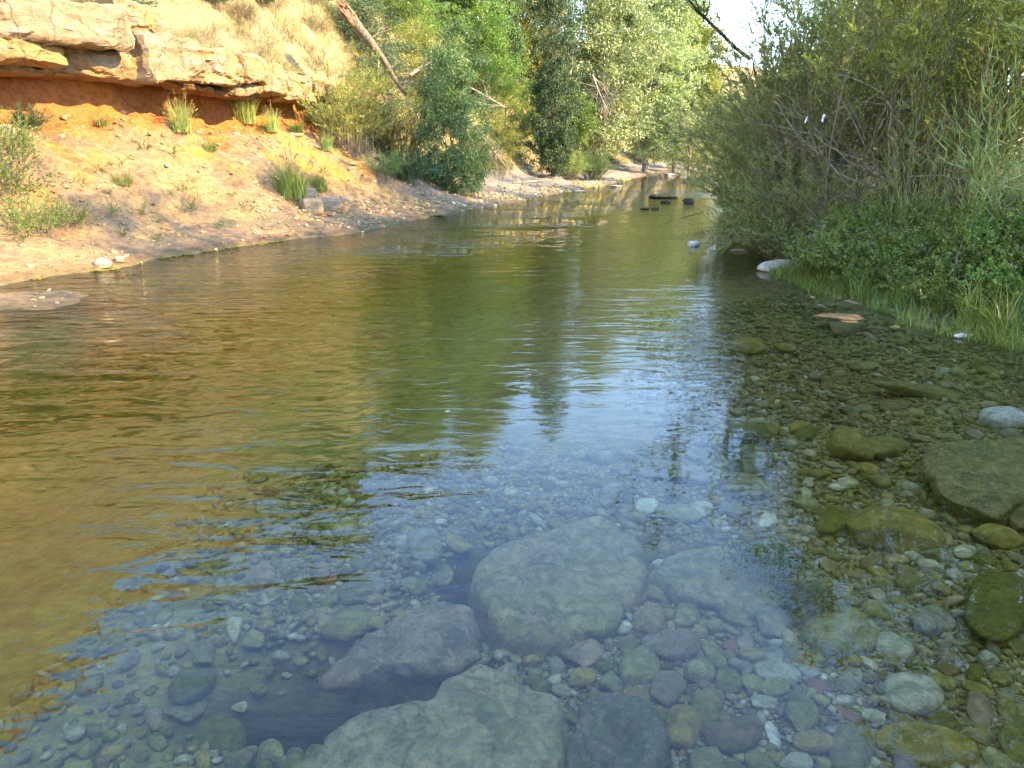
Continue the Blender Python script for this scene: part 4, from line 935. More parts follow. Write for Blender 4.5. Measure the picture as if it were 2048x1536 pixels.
for k, (x, y, sc) in enumerate([(8.2, 1.6, .85), (9.0, -4.5, 1.0), (14.5, 1.5, 1.0), (13.5, 4.8, .8)]):
    put("bank_tree", (tall_a, tall_b)[k % 2], xy=(x, y), rz=k * 2.2, sc=sc, label="tree of the right bank upstream of the reeds, behind the viewer's right shoulder", cat="tree", group="trees outside the view")
# overhanging dark limb
lm, _ = branchy(41, (0, 0, 0), (-.62, -.10, .42), 3.0, .034, 4, 5, .16, .12, M['bark_dark'], "limb", 10, .6)
lp = at(1500, 118, t=13.5)
r_ = R_(77); lr, le = branchy(41, (0, 0, 0), (-.62, -.10, .42), 3.0, .034, 4, 5, .16, .12, M['bark_dark'], "limb", 10, .6)
q, d, w, s = along(le[3], r_, 2600, .1, 1.0); keep = q[:, 0] > -1.5
V, F, T = leaves(q[keep], d[keep], .06, .02, .7, None, 0, r_)
tk, _ = branchy(43, (1.4, .5, -4.2), (-.32, -.1, .95), 4.4, .06, 2, 3, .08, .1, M['bark_dark'], "trunk", 10, .5)
thing("leaning_tree", [("trunk", tk), ("limb", lr), ("foliage", make_mesh("foliage", V, F, M['poplar'], False, {"tint": T}))], lp, 0, 1,
      "tree whose dark bare limb reaches out across the sky patch at the top", "tree", GT)
# brown twig tangle
tw = []
for k in range(16):
    b, _ = branchy(200 + k, (rng.normal() * .35, rng.normal() * .35, 0), (rng.normal() * .38 - .08, rng.normal() * .3 - .1, .8), rng.uniform(2.0, 3.6), .018, 4, 6, .42, .1, M['twig'], "branches", 8, .7); tw.append(("branch", b))
put("bare_shrub", tw, xy=(5.1, 10.9), rz=0, label="tangle of bare brown twigs in the middle of the right bank thicket", cat="shrub")
tw2 = []
for k in range(7):
    b, _ = branchy(240 + k, (0, 0, 0), (rng.normal() * .5 - .5, rng.normal() * .3 - .2, .35), rng.uniform(1.3, 2.4), .012, 3, 5, .45, -.1, M['bark_pale'], "branches", 9, .7); tw2.append(("branch", b))
put("dead_branches", tw2, xy=(5.2, 10.7), rz=0, dz=.9, label="pale dead branches sticking out of the brown twig tangle", cat="branches")
tw3 = []
for k in range(10):
    b, _ = branchy(260 + k, (rng.normal() * .2, rng.normal() * .2, 0), (-.6 + rng.normal() * .4, -.35 + rng.normal() * .3, .22), rng.uniform(.9, 2.0), .009, 3, 5, .35, -.05, M['twig'], "branches", 8, .6); tw3.append(("branch", b))
put("driftwood_twigs", tw3, xy=(4.55, 11.9), rz=0, label="brown twigs trailing into the water at the foot of the willow", cat="branches")
b, _ = branchy(281, (0, 0, 0), (-.9, -.25, -.12), 1.9, .012, 3, 4, .2, 0, M['twig'], "branch", 8, .5)
thing("fallen_twig", [("branch", b)], at(1405, 425, .12), 0, 1, "thin bare twig reaching over the water left of the willow tips", "branch")
# leafy plants of the bank, grass, reeds
plant_a = shoot_shrub(8, 130, .38, .62, .5, 9500, .034, .022, M['ground'], M['blade'], 700, .16, .003, arch=.6, lo=.05, spr=1.0, twr=.0012, nm="leaves")
plant_b = shoot_shrub(9, 120, .42, .50, .6, 8500, .030, .022, M['ground'], M['blade'], 600, .15, .003, arch=.8, lo=.05, spr=1.0, twr=.0012, nm="leaves")
def umbels(seed, n, H, sp):
    r = R_(seed); P, _ = stems(r, n, .35, H, sp, 6, .5, .03); e = P[:, -1]; A = Acc(); V, F = tubes(P, np.full((n, 6), .0015), 3); A.add(V, F)
    m = 14; q = np.repeat(e, m, 0) + r.normal(size=(n * m, 3)) * np.array([.018, .018, .005]); V, F, T = leaves(q, np.tile([0, 0, .1], (n * m, 1)), .012, .012, 1, None, 0, r); A.add(V, F, T)
    return A.mesh("flower_heads", M['flower'], False)
plant_a.append(("flower_heads", umbels(1, 26, .68, .5))); plant_b.append(("flower_heads", umbels(2, 20, .58, .55)))
GP = "leafy green plants covering the right bank"
sp = [(4.15, 9.35), (4.55, 9.0), (4.95, 8.6), (5.35, 8.2), (4.75, 9.7), (5.2, 9.3), (5.6, 8.9), (4.35, 8.55), (4.75, 8.15), (5.1, 7.75), (5.55, 7.35), (4.6, 7.75), (5.0, 7.25), (5.4, 6.8), (5.9, 7.9), (6.2, 7.3), (5.9, 6.5), (4.95, 10.3), (5.5, 9.9), (6.1, 9.4), (4.35, 10.1), (6.4, 8.4), (6.5, 6.6), (5.75, 6.0), (6.3, 5.7)]
plab = ["beside the white-topped rock", "in the middle of the bank", "below the tall reeds", "at the edge of the view", "under the brown twig tangle"]
sp.sort(key=lambda q: math.hypot(*q)); cnt = {}; PR = ["nearest the viewer", "second nearest", "third nearest", "fourth nearest", "fifth nearest", "sixth nearest", "seventh nearest", "eighth nearest", "farthest", "last"]
for k, (x, y) in enumerate(sp):
    i = 0 if (x < 4.45 and y > 8.9) else 4 if y > 9.25 else 3 if x / y > .76 else 2 if x / y > .66 else 1
    put("leafy_plant", (plant_a, plant_b)[k % 2], xy=(x, y), rz=k * 1.3, sc=rng.uniform(.9, 1.25), label=f"low leafy green plant with pale flowers {plab[i]}, {PR[cnt.setdefault(i, 0)]}", cat="plant", group=GP); cnt[i] += 1
reed = []
plant_c = shoot_shrub(18, 110, .4, .8, .45, 5200, .06, .014, M['blade'], M['blade'], 420, .16, .003, arch=.5, lo=.05, spr=.7, twr=.0012, nm="leaves")
plant_d = clump_tree(19, [(0, 0, .3, .5, .5, .3)], 70, 34, .055, .045, .1, .5, .01, M['yellow'], M['twig'], limbs=30, nm="leaves")
for k, (x, y, pr, sc, nm_, lb) in enumerate([(a, b, c, d, 'weed', e) for a, b, c, d, e in [(4.5, 8.8, plant_c, .8, "long-leaved green weed standing above the leafy plants near the bank's tip"), (5.0, 8.1, plant_c, 1.0, "long-leaved weed in the middle of the leafy plants"), (5.7, 7.6, plant_c, 1.0, "long-leaved weed below the reeds at the view's edge"),
    (4.8, 10.0, plant_c, 1.1, "long-leaved weed under the pale dead branches"), (5.3, 9.0, plant_d, .7, "small yellow-green broad-leaved plant among the leafy plants"), (4.35, 8.15, plant_d, .45, "yellowish little plant near the bank grass"),
    (5.6, 6.6, plant_c, .9, "long-leaved weed beside the arching grass at the view's edge"), (5.9, 8.7, plant_d, .8, "yellow-green broad-leaved plant at the foot of the reeds")]]):
    put("tall_weed" if pr is plant_c else "broadleaf_weed", pr, xy=(x, y), rz=k * 1.9, sc=sc, label=lb, cat="weed", group="taller weeds on the right bank")
r = R_(57); A = Acc()
for k in range(9):
    b, _ = branchy(900 + k, (rng.normal() * .3, rng.normal() * .3, 0), (rng.normal() * .6, rng.normal() * .4, .7), rng.uniform(.5, 1.1), .005, 2, 4, .3, -.1, M['bark_pale'], "stem", 7, .5)
    p_ = [(4.6, 8.4), (5.2, 7.6), (5.6, 7.0), (4.9, 9.1), (4.3, 9.2), (5.4, 8.6), (5.9, 7.6), (4.7, 7.6), (5.2, 9.8)][k]
    put("dead_weed", [("stem", b)], xy=p_, rz=k, label="dead straw-coloured stem poking out of the leafy plants, " + ["near the bank's tip", "mid bank", "low by the edge of the view", "below the reeds", "beside the white-topped rock", "under the sun-flecked willow", "at the foot of the reeds", "just above the bank grass", "under the brown tangle"][k], cat="stem", group="dead stems on the right bank")
def reeds(seed, n, base_r, H, spread):
    r = R_(seed); P, _ = stems(r, n, base_r, H, spread, 9, .7, .03); A = Acc(); t = np.linspace(0, 1, 9)
    V, F = tubes(P, .0038 * (1.2 - .9 * t)[None] * r.uniform(.7, 1.2, n)[:, None], 4); A.add(V, F, .6)
    q, d, w, s = along(P, r, n * 11, .1, .95); B = Acc()
    V, F, T = leaves(q, nrm(d + np.array([0, 0, .2])), .34, .011, .38, None, 0, r, .25); B.add(V, F, T)
    q, d, w, s = along(P, r, n * 20, .93, 1.0); V, F, T = leaves(q, d, .05, .008, .2, None, .2, r); Cc = Acc(); Cc.add(V, F, T)
    return [("canes", A.mesh("canes", M['reed'])), ("leaves", B.mesh("leaves", M['reed'], False)), ("plumes", Cc.mesh("plumes", M['dry'], False))]
rd = [reeds(1, 46, .4, 2.5, .7), reeds(2, 40, .38, 2.1, .8)]
for k, (x, y, sc, lb) in enumerate([(5.5, 8.6, 1.0, "tall reeds with pale plumes in front of the sun-flecked willow"), (6.1, 8.2, 1.1, "tall dense reeds near the edge of the view"), (5.0, 9.6, .85, "thin reeds beside the brown twig tangle"),
    (6.3, 7.2, 1.0, "reeds cut by the edge of the view above the leafy plants"), (5.6, 7.6, .75, "short reeds rising out of the leafy plants"), (6.2, 9.6, 1.1, "reeds behind the others in front of the yellow-green willow")]):
    put("reed_clump", rd[k % 2], xy=(x, y), rz=k, sc=sc, label=lb, cat="reeds", group="reed clumps on the right bank")
r = R_(55); y = r.uniform(5.2, 10.6, 9000); e = np.abs(r.normal(size=9000)) * .26 - .16; e = np.where(r.random(9000) < .35, r.uniform(0, 2.0, 9000), e); x = Rx(y) + e; z = terr(x, y)
k_ = (z > -.09) & (fbm(x * 2.2, y * 2.2, 4, 3) > r.uniform(-.9, .5, len(x))); V, F, T = blades(r, np.stack([x, y, z - .02], 1)[k_], .27, .006, 1.2, 4, 1.1)
link("grass", make_mesh("grass", V, F, M['blade'], False, {"tint": T}), label="fine green grass hanging over the waterline of the right bank", kind="stuff")
tg = tuft(61, 110, .16, .75, .010, 1.1, M['blade'], .9)
for k, (px, py, lb) in enumerate([(2010, 672, "long arching grass trailing into the water at the edge of the view"), (1945, 655, "arching grass tuft beside the white plastic bottle"), (1880, 630, "grass tuft left of the white plastic bottle"),
    (1800, 612, "grass tuft next to the small tan rock"), (1655, 575, "grass tuft right of the white-topped rock"), (1720, 596, "grass tuft beyond the low reddish-tan rock"), (1610, 560, "sparse grass in front of the white-topped rock"), (2040, 640, "grass tuft hanging over the long arching grass")]):
    put("grass_tuft", tg, px, py, rz=k * 1.1, sc=(.62 if k > 1 else .8), label=lb, cat="grass tuft", group="grass tufts at the right waterline")
# litter
V, F = ico(3); Vb = V.copy(); Vb = Vb * np.array([.085, .03, .022]) ; Vb[:, 1:] *= (1 - .55 * sstep(.03, .08, Vb[:, 0]))[:, None]; Vb *= (1 + .10 * fbm(V[:, 0] * 3, V[:, 1] * 3, V[:, 2] * 3, 2))[:, None]
mw, nt, out = mat_new("white_plastic"); principled(nt, out, (.75, .76, .82), .35, None, .5)
p = at(1925, 671, .02); cap = tubes(np.array([[(.083, 0, 0), (.100, 0, 0), (.101, 0, 0)]], float), np.array([[.012, .012, .001]]), 12)
thing("plastic_bottle", [("bottle_body", make_mesh("bottle_body", Vb, F, mw)), ("cap", make_mesh("cap", cap[0], cap[1], mw))], p, .2, 1, "crumpled white plastic bottle caught in the grass at the waterline", "bottle")
g = np.stack(np.meshgrid(np.linspace(-1, 1, 14), np.linspace(-1, 1, 14), indexing='ij'), -1).reshape(-1, 2)
def scrap(nm, s0, s1, seed, p, lb, rz):
    V = np.c_[g[:, 0] * s0 * (1 + .3 * vnoise(g[:, 1] * 2, seed)), .5 * s0 * fbm(g[:, 0] * 2 + seed, g[:, 1] * 2, 0, 3), g[:, 1] * s1 * (1 + .3 * vnoise(g[:, 0] * 2, seed))]
    i = (np.arange(13)[:, None] * 14 + np.arange(13)[None]).ravel(); me = make_mesh(nm, V, np.stack([i, i + 14, i + 15, i + 1], -1), mw)
    link(nm, me, None, p, (0, .3, rz), label=lb, cat="plastic scrap")
scrap("plastic_scrap", .02, .055, 3, at(1646, 236, t=9.9), "white scrap of plastic snagged high in the thicket twigs", .3)
scrap("plastic_scrap", .01, .045, 8, at(1612, 240, t=9.9), "thin whitish strip snagged left of the white scrap in the twigs", -.4)

# ------------------------------------------------------------------ LEFT BANK, near cliff
tus = [tuft(71, 420, .22, .62, .010, .75, M['blade'], .8, 26, 1.35), tuft(72, 380, .2, .75, .008, .55, M['reed'], .6, 30, 1.2), tuft(73, 300, .25, .45, .010, .8, M['blade'], .8, 10, 1.3)]
G1 = "grass clumps growing on the cliff"
for k, (px, py, i, sc, lb) in enumerate([
    (583, 392, 0, 1.45, "tall green grass clump with straw seed heads behind the pair of tan boulders"), (490, 245, 1, 1.25, "upright green grass clump at the right end of the dark recess"),
    (362, 262, 1, .95, "grass clump below the middle of the ledge"), (545, 262, 1, .8, "yellowish grass clump right of the upright clump in the recess"), (246, 368, 2, .62, "small isolated green grass tuft on the bare slope"),
    (205, 250, 2, .5, "small grass tuft just under the recess"), (420, 300, 2, .6, "straggly grass on the orange clay streaks"), (640, 380, 0, .8, "green grass right of the tall clump behind the boulders"),
    (318, 128, 1, 1.0, "grass hanging down the notch between two ledge slabs"), (300, 88, 0, .8, "bushy grass at the top of the notch between two ledge slabs"), (590, 262, 2, .8, "pale dry grass clump under the bright bare rock"), (655, 300, 1, .7, "thin grass at the left foot of the feathery yellow-green shrub")]):
    put("grass_clump", tus[i], px, py, rz=k * 1.9, sc=sc, label=lb, cat="grass clump", group=G1)
leafy = [shoot_shrub(11, 60, .25, .9, .8, 6500, .05, .022, M['dark'], M['twig'], 420, .3, .006, arch=.7, nm="leaves"), shoot_shrub(12, 50, .3, .8, .8, 2600, .038, .02, M['bright'], M['twig'], 260, .35, .005, arch=.9, nm="leaves"),
         shoot_shrub(13, 90, .35, 1.3, .8, 11000, .05, .010, M['yellow'], M['twig'], 600, .3, .006, arch=.5, nm="leaves")]
G2 = "shrubs on the cliff and slope"
for k, (px, py, i, sc, lb) in enumerate([
    (222, 42, 0, 1.15, "dark green bush on top of the ledge slabs"), (195, 20, 1, .9, "light green bush behind the dark bush on the ledge"), (10, 400, 1, 1.0, "leafy green shrub on the slope at the left edge of the view"),
    (60, 262, 0, .5, "small dark leafy plant under the left end of the recess"), (72, 470, 1, .8, "trailing leafy plant below the shrub at the left edge"), (140, 455, 1, .55, "sparse trailing plant on the sunlit lower slope"),
    (430, 15, 0, .9, "dark bush high on the dry grass slope"), (530, 12, 0, .9, "dark bush at the top of the slope left of the dead trunk"),
    (700, 300, 2, 1.9, "feathery yellow-green shrub at the right end of the ledge"), (762, 280, 2, 1.7, "yellow-green shrub under the leaning dead trunk"), (800, 330, 2, 1.8, "olive shrub left of the round dark bush"),
    (770, 358, 1, 1.0, "bright leafy plant at the slope's foot left of the olive shrub"), (820, 368, 0, 1.1, "dark low shrub at the left foot of the round dark bush"), (640, 255, 1, .8, "sparse leafy plant left of the feathery yellow-green shrub"),
    (10, 330, 1, 1.0, "leafy sprig above the shrub at the left edge")]):
    put("slope_shrub", leafy[i], px, py, rz=k * 2.3, sc=sc, label=lb, cat="shrub", group=G2)
weed = shoot_shrub(14, 9, .06, .28, .22, 150, .03, .014, M['bright'], M['twig'], 26, .1, .002, arch=.7, nm="leaves", twr=.001)
rw = R_(90); lm_w = [("the white rounded rock", 206, 534), ("the small isolated green tuft", 246, 360), ("the tall grass clump", 583, 380), ("the yellow moss strip", 357, 512), ("the shrub at the left edge", 30, 380), ("the orange clay streaks", 440, 290)]
for k in range(46):
    px, py = rw.uniform(20, 740), rw.uniform(230, 520)
    if py > 540 - px * .12: continue
    c = at(px, py)
    if c[2] < .1: continue
    n_, a_, b_ = min(lm_w, key=lambda q: (q[1] - px) ** 2 + (q[2] - py) ** 2)
    thing("weed", weed, c, k * 1.1, rw.uniform(.5, 1.3), f"small sprig of weed scattered on the bare slope near {n_}", "weed", f"weeds near {n_}", (rw.normal() * .3, .4))
# dry grass on the upper slope
r = R_(91); n = 42000; y = 9 + 24 * r.random(n) ** .9; dd = 4.6 + 11 * r.random(n) ** 1.4; x = Lx(y) - dd; z = terr(x, y)
dens = fbm(x * .6, y * .6, 3, 3) + .4 * sstep(5, 8, dd); k_ = dens > r.uniform(-.5, .75, n)
V, F, T = blades(r, np.stack([x, y, z - .02], 1)[k_], .34, .010, .9, 3, .8); link("dry_grass", make_mesh("dry_grass", V, F, M['dry'], False, {"tint": T}), label="dry straw grass over the slope above the ledge", kind="stuff")
# low scrub dotted through the dry slope
scrub = [shoot_shrub(15, 60, .3, .45, .7, 1500, .03, .008, M['reed'], M['twig'], 320, .22, .003, arch=.7, nm="leaves"), shoot_shrub(16, 70, .3, .6, .6, 1300, .03, .009, M['dry'], M['twig'], 320, .25, .003, arch=.6, nm="leaves")]
rq = R_(93); near = [("the dark bush on the ledge", 222, 42), ("the leaning dead trunk", 640, 60), ("the top of the ledge's notch", 320, 60), ("the dark bush at the slope's top", 520, 20), ("the bright bare rock", 560, 150)]
for k in range(80):
    px, py = rq.uniform(90, 740), rq.uniform(-60, 210)
    if py > 20 + px * .25: continue
    c = at(px, py); n_ = min(near, key=lambda q: (q[1] - px) ** 2 + (q[2] - py) ** 2)[0]
    thing("dry_scrub", scrub[k % 2], c, k * 1.3, rq.uniform(.6, 1.4), ("grey-green" if k % 2 == 0 else "straw-brown") + f" scrubby plant on the dry slope near {n_}", "scrub", f"scrub near {n_}", (0, .25))
# moss at the waterline
mm, nt, out = mat_new("moss"); tcn = N(nt, "ShaderNodeNewGeometry").outputs["Position"]; nn = noise(nt, tcn, 22, 4); principled(nt, out, mixc(nt, ramp(nt, nn, .35, .65), (.06, .06, .012), (.19, .16, .02)), .9, bump(nt, nn, .8, .02))
r = R_(92); Vs = []; Fs = []; V0, F0 = ico(1); nn_ = 0
for (x0, y0, x1, y1, m) in ((325, 517, 392, 508, 110), (196, 543, 252, 538, 90), (395, 505, 455, 494, 26), (560, 486, 600, 481, 16), (500, 489, 540, 486, 10), (60, 560, 150, 555, 10)):
    for i in range(m):
        u = r.random(); c = at(x0 + (x1 - x0) * u, y0 + (y1 - y0) * u, .0); c[0] = float(Lx(c[1])) + abs(r.normal()) * .05 - .02; c[2] = .004; s_ = r.uniform(.015, .05)
        Vs.append(V0 * np.array([s_ * 1.4, s_, s_ * .18]) * (1 + .2 * r.normal(size=(len(V0), 1))) + c); Fs.append(F0 + nn_); nn_ += len(V0)
link("moss", make_mesh("moss", np.concatenate(Vs), np.concatenate(Fs), mm), label="strips of yellow-green moss along the left waterline", kind="stuff")

# algae film tufts on the split slab and neighbouring stones
mg = leaf_mat("algae", (.03, .07, .01), (.10, .15, .02), .2, .02)
for (px, py, n_, s_, lb) in ((1535, 1118, 900, .09, "dark green algae growing on the right end of the split slab"), (1590, 1180, 500, .06, "green algae fringe on the small mossy slab right of the split slab"), (1500, 880, 700, .08, "dark algae on the mossy stone by the round moss-green boulder")):
    c = at(px, py, -.17); r = R_(px); q = c + r.normal(size=(n_, 3)) * np.array([s_, s_ * .8, .0])
    q[:, 2] = np.maximum(-.175, terr(q[:, 0], q[:, 1]) + .03); V, F, T = leaves(q, np.tile([.5, -.6, .1], (n_, 1)), .03, .008, .5, None, 0, r)
    link("algae", make_mesh("algae", V, F, mg, False, {"tint": T}), label=lb, kind="stuff")
# floating bits: fallen leaves and foam flecks
r = R_(321); FL = [(560, 700, "lower left golden reflection"), (1180, 640, "middle of the stream"), (690, 560, "gold reflection by the left bank"), (1330, 760, "blue sky reflection's right edge"), (900, 820, "blue sky reflection's left part"), (1700, 690, "shallows by the bank grass")]
ml = leaf_mat("fallen_leaf", (.25, .20, .06), (.55, .45, .2), .2)
for k, (px, py, w_) in enumerate(FL):
    V, F, T = leaves(np.zeros((1, 3)), np.array([[1.0, .2, 0]]), .06, .028, .05, None, 0, r, .05); V[:, 2] = np.abs(V[:, 2]) * .3
    link("fallen_leaf", make_mesh("fallen_leaf", V, F, ml, False, {"tint": T}), None, tuple(at(px, py, .006)), (0, 0, k), label=f"small yellowed leaf floating on the {w_}", cat="leaf", group="leaves floating on the stream")
# dead leaning trunk
def log(nm, P, Rr, mat, sides=12, seed=0, amp=.12):
    P = np.array(P, float); k = 40; t = np.linspace(0, 1, len(P)); tt = np.linspace(0, 1, k)
    Q = np.stack([np.interp(tt, t, P[:, i]) for i in range(3)], 1)
    for _ in range(3): Q[1:-1] = (Q[:-2] + 2 * Q[1:-1] + Q[2:]) / 4
    Rq = np.interp(tt, t, Rr); V, F = tubes(Q[None], Rq[None], sides)
    c = np.repeat(Q, sides, 0); V = c + (V - c) * (1 + amp * fbm(V[:, 0] * 5 + seed, V[:, 1] * 5, V[:, 2] * 5, 3))[:, None]
    return make_mesh(nm, V, F, mat)
T0, T1 = at(688, 20, t=21), at(812, 190, t=23)
ax = nrm((T1 - T0)[None])[0]
trunk = log("trunk", [T0 - T0, (T1 - T0) * .3 + [0.05, 0, .04], (T1 - T0) * .6 + [.05, 0, .06], (T1 - T0) * .8, (T1 - T0)], [.16, .13, .085, .06, .04], M['bark'], seed=2)
A = Acc(); r = R_(95)
for i in range(46):
    a = r.uniform(0, 6.28); u_ = nrm(np.cross(ax, [0, 0, 1.0])[None])[0]; v_ = np.cross(ax, u_); o = (u_ * math.cos(a) + v_ * math.sin(a)) * r.uniform(.03, .16)
    s0 = o * .7 + ax * r.uniform(.1, .6); e = o * 1.0 - ax * r.uniform(.0, .3) + r.normal(size=3) * .06; mm_ = (s0 + e) / 2 + r.normal(size=3) * .05
    V, F = tubes(np.array([[s0, mm_, e]]), np.array([[.04, .045, .008]]) * r.uniform(.4, 1.1), 5); A.add(V, F)
stubs = []
for k, (f, d, l) in enumerate([(.35, (.6, .1, .5), .6), (.55, (-.3, -.2, -.8), .5), (.7, (.5, -.2, .6), .5), (.85, (.6, 0, .1), .9)]):
    b, _ = branchy(600 + k, (T1 - T0) * f, d, l, .022, 3, 4, .3, 0, M['bark_pale'], "stub", 7, .6); stubs.append(("stub", b))
thing("dead_tree", [("trunk", trunk), ("broken_end", A.mesh("broken_end", M['rot']))] + stubs, T0, 0, 1, "leaning dead trunk with a splintered reddish broken top on the slope", "dead tree")
# dead branches over the beach and higher up
def dead(nm, a, b, rad, seeds, lb, lev=3, kids=6, curl=.16, cat="branch", mat='bark_pale'):
    d = b - a; L = float(np.linalg.norm(d)); ps = []
    for s_ in seeds:
        m_, _ = branchy(s_, (0, 0, 0), d / L + .12 * R_(s_).normal(size=3) * (s_ != seeds[0]), L * (1 if s_ == seeds[0] else .7), rad * (1 if s_ == seeds[0] else .5), lev, kids, curl if s_ != seeds[0] else .06, 0, M[mat], "branch", 9, .65); ps.append(("branch", m_))
    return thing(nm, ps, a, 0, 1, lb, cat)
dead("dead_branch", at(935, 232, t=27.0), at(1030, 366, t=27.6), .05, [701, 702, 703], "fallen grey dead branch slanting down to the pale beach between two dark trees")
dead("dead_branch", at(1025, 366, t=28.5), at(1125, 364, t=29.0), .035, [711, 712], "driftwood branch lying along the pale beach")
dead("dead_branch", at(1010, 215, t=30), at(900, 150, t=29), .04, [721, 722, 723], "bare grey branches sticking out above the round dark bush")
dead("dead_branch", at(820, 150, t=26), at(905, 95, t=27), .045, [731, 732, 733], "pale bare branches reaching up behind the leaning dead trunk")
dead("dead_branch", at(1185, 150, t=42), at(1215, 235, t=42), .06, [741, 742, 743, 744], "hanging bare roots and branches in the dark gap between the far trees", 3, 8, .3)
dead("dead_branch", at(1140, 150, t=40), at(1152, 90, t=40.5), .05, [751], "pale upright dead stem beside the tall dark poplar")

# ------------------------------------------------------------------ LEFT BANK, the wooded slope beyond
round_b = clump_tree(21, [(0, 0, 1.7, 1.35, 1.3, 1.6), (-.1, 0, 3.3, .95, .95, 1.1), (.1, 0, .7, 1.35, 1.2, .7)], 460, 84, .10, .032, .3, 3.6, .07, M['dark'], M['bark'], droop=.1, limbs=60)  # dark leaf colour stands in for the shade over this bush
popl = clump_tree(22, [(0, 0, 2.6, 1.7, 1.6, 2.4), (0, 0, 5.8, 1.35, 1.3, 2.6), (.1, 0, 9.0, 1.15, 1.15, 2.4), (0, 0, 1.2, 1.5, 1.4, 1.1)], 560, 72, .12, .075, .38, 10.8, .12, M['poplar'], M['bark'], limbs=90)  # shade on the poplar is carried by its dark leaf colour
broad = clump_tree(23, [(0, 0, 3.4, 1.9, 1.8, 1.6), (-.9, 0, 2.4, 1.3, 1.3, 1.0), (.8, .3, 4.6, 1.1, 1.1, 1.0)], 320, 76, .13, .09, .42, 4.2, .13, M['bright'], M['bark'], limbs=50)
sapl = clump_tree(24, [(0, 0, 5.5, 2.5, 2.4, 3.0), (.9, 0, 8.6, 1.8, 1.7, 1.9), (-1.2, 0, 7.2, 1.6, 1.5, 1.7), (0, 0, 2.5, 2.0, 2, 1.6)], 700, 72, .17, .065, .5, 9.5, .17, M['silver'], M['bark_pale'], limbs=90, shell=.6)
sapy = [sapl[0], ("crown", sapl[1][1].copy())]; sapy[1][1].materials[0] = M['yellow']
bushy = clump_tree(25, [(0, 0, .9, 1.3, 1.2, .9), (.3, 0, 1.6, .9, .9, .7)], 150, 70, .075, .03, .3, 1.5, .05, M['yellow'], M['twig'], limbs=40)
bushd = clump_tree(26, [(0, 0, 1.0, 1.3, 1.2, 1.0), (-.3, 0, 1.9, .8, .9, .8)], 160, 70, .075, .03, .3, 1.8, .05, M['dark'], M['twig'], limbs=40)
bushg = clump_tree(27, [(0, 0, 1.1, 1.4, 1.3, 1.0), (.2, 0, 2.1, .9, .9, .8)], 170, 70, .08, .035, .32, 2.0, .05, M['bright'], M['twig'], limbs=40)
bushs = clump_tree(28, [(0, 0, 1.1, 1.5, 1.3, 1.1), (.2, 0, 2.0, 1.0, .9, .9)], 150, 60, .07, .02, .34, 2.0, .05, M['silver'], M['twig'], limbs=60)
conif = clump_tree(29, [(0, 0, 2.2, 1.5, 1.5, 1.6), (0, 0, 4.2, 1.0, 1.0, 1.6), (0, 0, 6.0, .55, .55, 1.2)], 240, 60, .12, .03, .4, 6.8, .14, M['yellow'], M['bark'], limbs=50)
put("round_bush", round_b, 905, 384, rz=0, sc=(.76, .8, .98), label="big round dark green bush hanging down to the pale beach", cat="bush")
put("poplar_tree", popl, 1105, 352, rz=1, sc=(.66, .66, 1.08), label="tall dark poplar standing at the back of the pale beach", cat="tree")
put("poplar_tree", popl, xy=(-.6, 46), rz=3, sc=(.8, .8, .85), label="thinner grey-green poplar behind the tall dark one", cat="tree")
put("low_bush", low_w, 1185, 360, rz=2, sc=.9, label="small dark bush at the right foot of the tall poplar", cat="bush", group="bushes at the beach's end")
put("low_bush", low_w, 1140, 358, rz=4, sc=.8, label="small dark bush touching the tall poplar's foot", cat="bush", group="bushes at the beach's end")
GF = "trees on the far left slope"
for k, (x, y, pr, sc, lb) in enumerate([
    (-3.0, 49, broad, 1.25, "bright green leafy tree high on the dry far slope"), (-5.8, 46, broad, 1.0, "bright green tree left of the highest leafy one on the dry slope"),
    (5.8, 52, sapl, 1.35, "large silvery tree right behind the tall dark poplar"), (9.6, 57, sapl, 1.35, "large silvery tree in the middle of the far bank"), (13.0, 63, sapy, 1.3, "silvery tree beside the sky gap"),
    (16.8, 71, sapy, .8, "lower silvery tree below the sky gap"), (12.2, 54.5, bushs, 1.9, "big silvery bush by the far water"), (2.9, 46, broad, .9, "dark-shaded leafy tree hung with vines beside the poplar"),
    (19.5, 80, conif, 1.25, "pointed yellowish conifer seen in the sky gap"), (22.5, 78, conif, .8, "small conifer below the pointed one in the gap"), (24, 84, sapl, .7, "distant tree closing the river bend"), (29, 88, sapl, .7, "distant tree behind the willows at the river bend"),
    (-1.5, 41.5, bushg, 1.5, "green bush behind the fallen dead branch"), (-8.5, 34, broad, 1.0, "green tree high behind the leaning dead trunk"), 
    (-9.5, 42, sapl, .6, "silvery tree at the top of the dry slope"), (-6.5, 50, sapl, .8, "smaller silvery tree at the top of the dry slope"), (1.0, 50, sapy, 1.05, "yellow-green tree filling the gap left of the tall dark poplar"), (-2.4, 53, sapl, 1.1, "silvery tree left of the poplar on the skyline"), (-7.2, 47, sapy, .6, "tall yellow-green tree standing on the slope above the round dark bush"), (-3.0, 44, broad, 1.1, "big bright green tree in the middle of the slope's skyline"), (-11.0, 44, sapl, .6, "tall silvery tree on the slope right of the dead trunk"), (-12, 46, broad, 1.3, "green tree behind the silvery ones at the slope's top")]):
    put("slope_tree", pr, xy=(x, y), rz=k * 2.1, sc=sc, label=lb, cat="tree", group=GF)
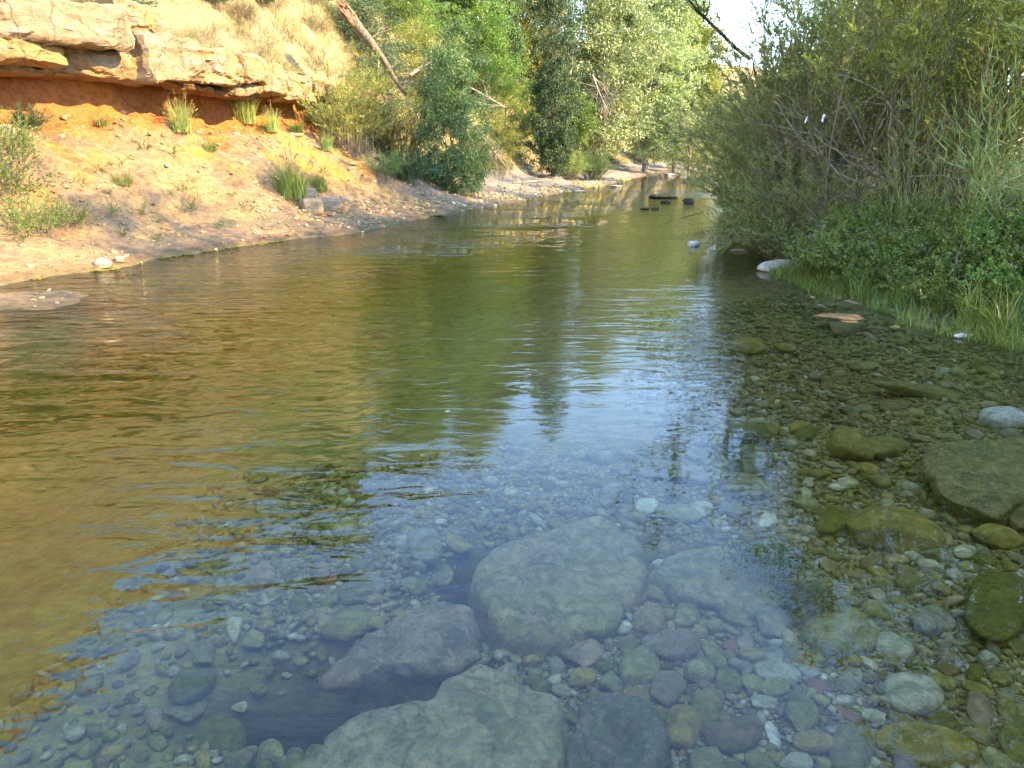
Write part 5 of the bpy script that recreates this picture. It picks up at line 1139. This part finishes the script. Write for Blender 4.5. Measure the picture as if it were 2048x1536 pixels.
# many bushes clothing the slope
G3 = "bushes on the wooded left slope"
BL = [("yellow-green", bushy), ("dark green", bushd), ("green", bushg), ("silvery", bushs)]
hand = [(745, 150, 1, 1.1, "under the dead trunk's upper half"), (790, 60, 2, 1.1, "right of the dead trunk's broken top"), (835, 110, 2, 1.2, "among the pale bare branches"), (850, 200, 0, 1.3, "just behind the dead trunk's foot"),
        (905, 170, 1, 1.2, "above the round dark bush"), (980, 220, 2, 1.2, "between the round bush and the poplar, upper one"), (1010, 280, 0, 1.4, "between the round bush and the poplar, middle one"), (985, 330, 0, 1.0, "behind the fallen dead branch"),
        (1040, 320, 1, .9, "at the poplar's left foot"), (870, 240, 1, 1.0, "left shoulder of the round dark bush"), (1185, 200, 1, 1.7, "in the shade beside the poplar"), (1210, 160, 2, 1.6, "with hanging roots in the dark gap"),
        (1180, 300, 0, 1.5, "right of the poplar at beach height"), (1215, 285, 0, 1.5, "by the far waterline, left one"), (1250, 270, 0, 1.7, "by the far waterline, middle one"), (1290, 300, 3, 1.3, "near the far water's edge"),
        (1240, 225, 3, 1.9, "above the far waterline bushes"), (1300, 230, 3, 1.9, "under the silvery trees"), (1340, 250, 3, 1.7, "close to the river's vanishing bend"), (1360, 290, 1, 1.4, "dark under the bend's trees"),
        (1280, 325, 1, .9, "low at the far water"), (1200, 330, 1, .8, "on the far rosy bank"), (1320, 190, 0, 1.7, "high below the sky gap"), (1385, 260, 1, 1.8, "at the bend behind the willow tips"),
        (940, 140, 2, 1.2, "below the bright green tree"), (1030, 150, 0, 1.3, "on the dry slope left of the poplar"), (1060, 100, 0, 1.2, "high on the dry slope near the poplar"), (720, 90, 1, .9, "left of the dead trunk"),
        (890, 60, 2, 1.3, "left under the bright green tree"), (800, 15, 1, 1.2, "at the top behind the dead trunk"), (870, 15, 2, 1.4, "at the very top over the slope"), (760, 215, 1, .9, "between the dead trunk and the yellow-green shrubs"),
        (1370, 200, 3, 1.8, "right below the conifer"), (1410, 240, 1, 2.0, "behind the far willow shrub")]
for k, (px, py, i, sc, w_) in enumerate(hand):
    put("bush", BL[i][1], px, py, rz=k * 1.7, sc=sc, label=f"{BL[i][0]} bush {w_}", cat="bush", group=G3, dz=-.2)
r = R_(99)
for k in range(30):
    y = r.uniform(24, 75); d = r.uniform(5.0, 24); x = float(Lx(y)) - d; i = r.choice(4, p=[.4, .2, .25, .15])
    if y < 42 and d < 8: continue
    put("bush", BL[i][1], xy=(x, y), rz=k, sc=r.uniform(.6, 1.3), label=f"{BL[i][0]} bush scattered over the dry upper slope", cat="bush", group=f"{BL[i][0]} bushes scattered on the upper slope", dz=-.1)
# dry grass far slope
n = 22000; y = 26 + 55 * r.random(n); dd = 3.5 + 24 * r.random(n) ** 1.2; x = Lx(y) - dd; z = terr(x, y)
V, F, T = blades(r, np.stack([x, y, z - .03], 1), .55, .03, .8, 3, .8); link("dry_grass", make_mesh("dry_grass", V, F, M['dry'], False, {"tint": T}), label="dry yellow grass over the far left slope", kind="stuff")
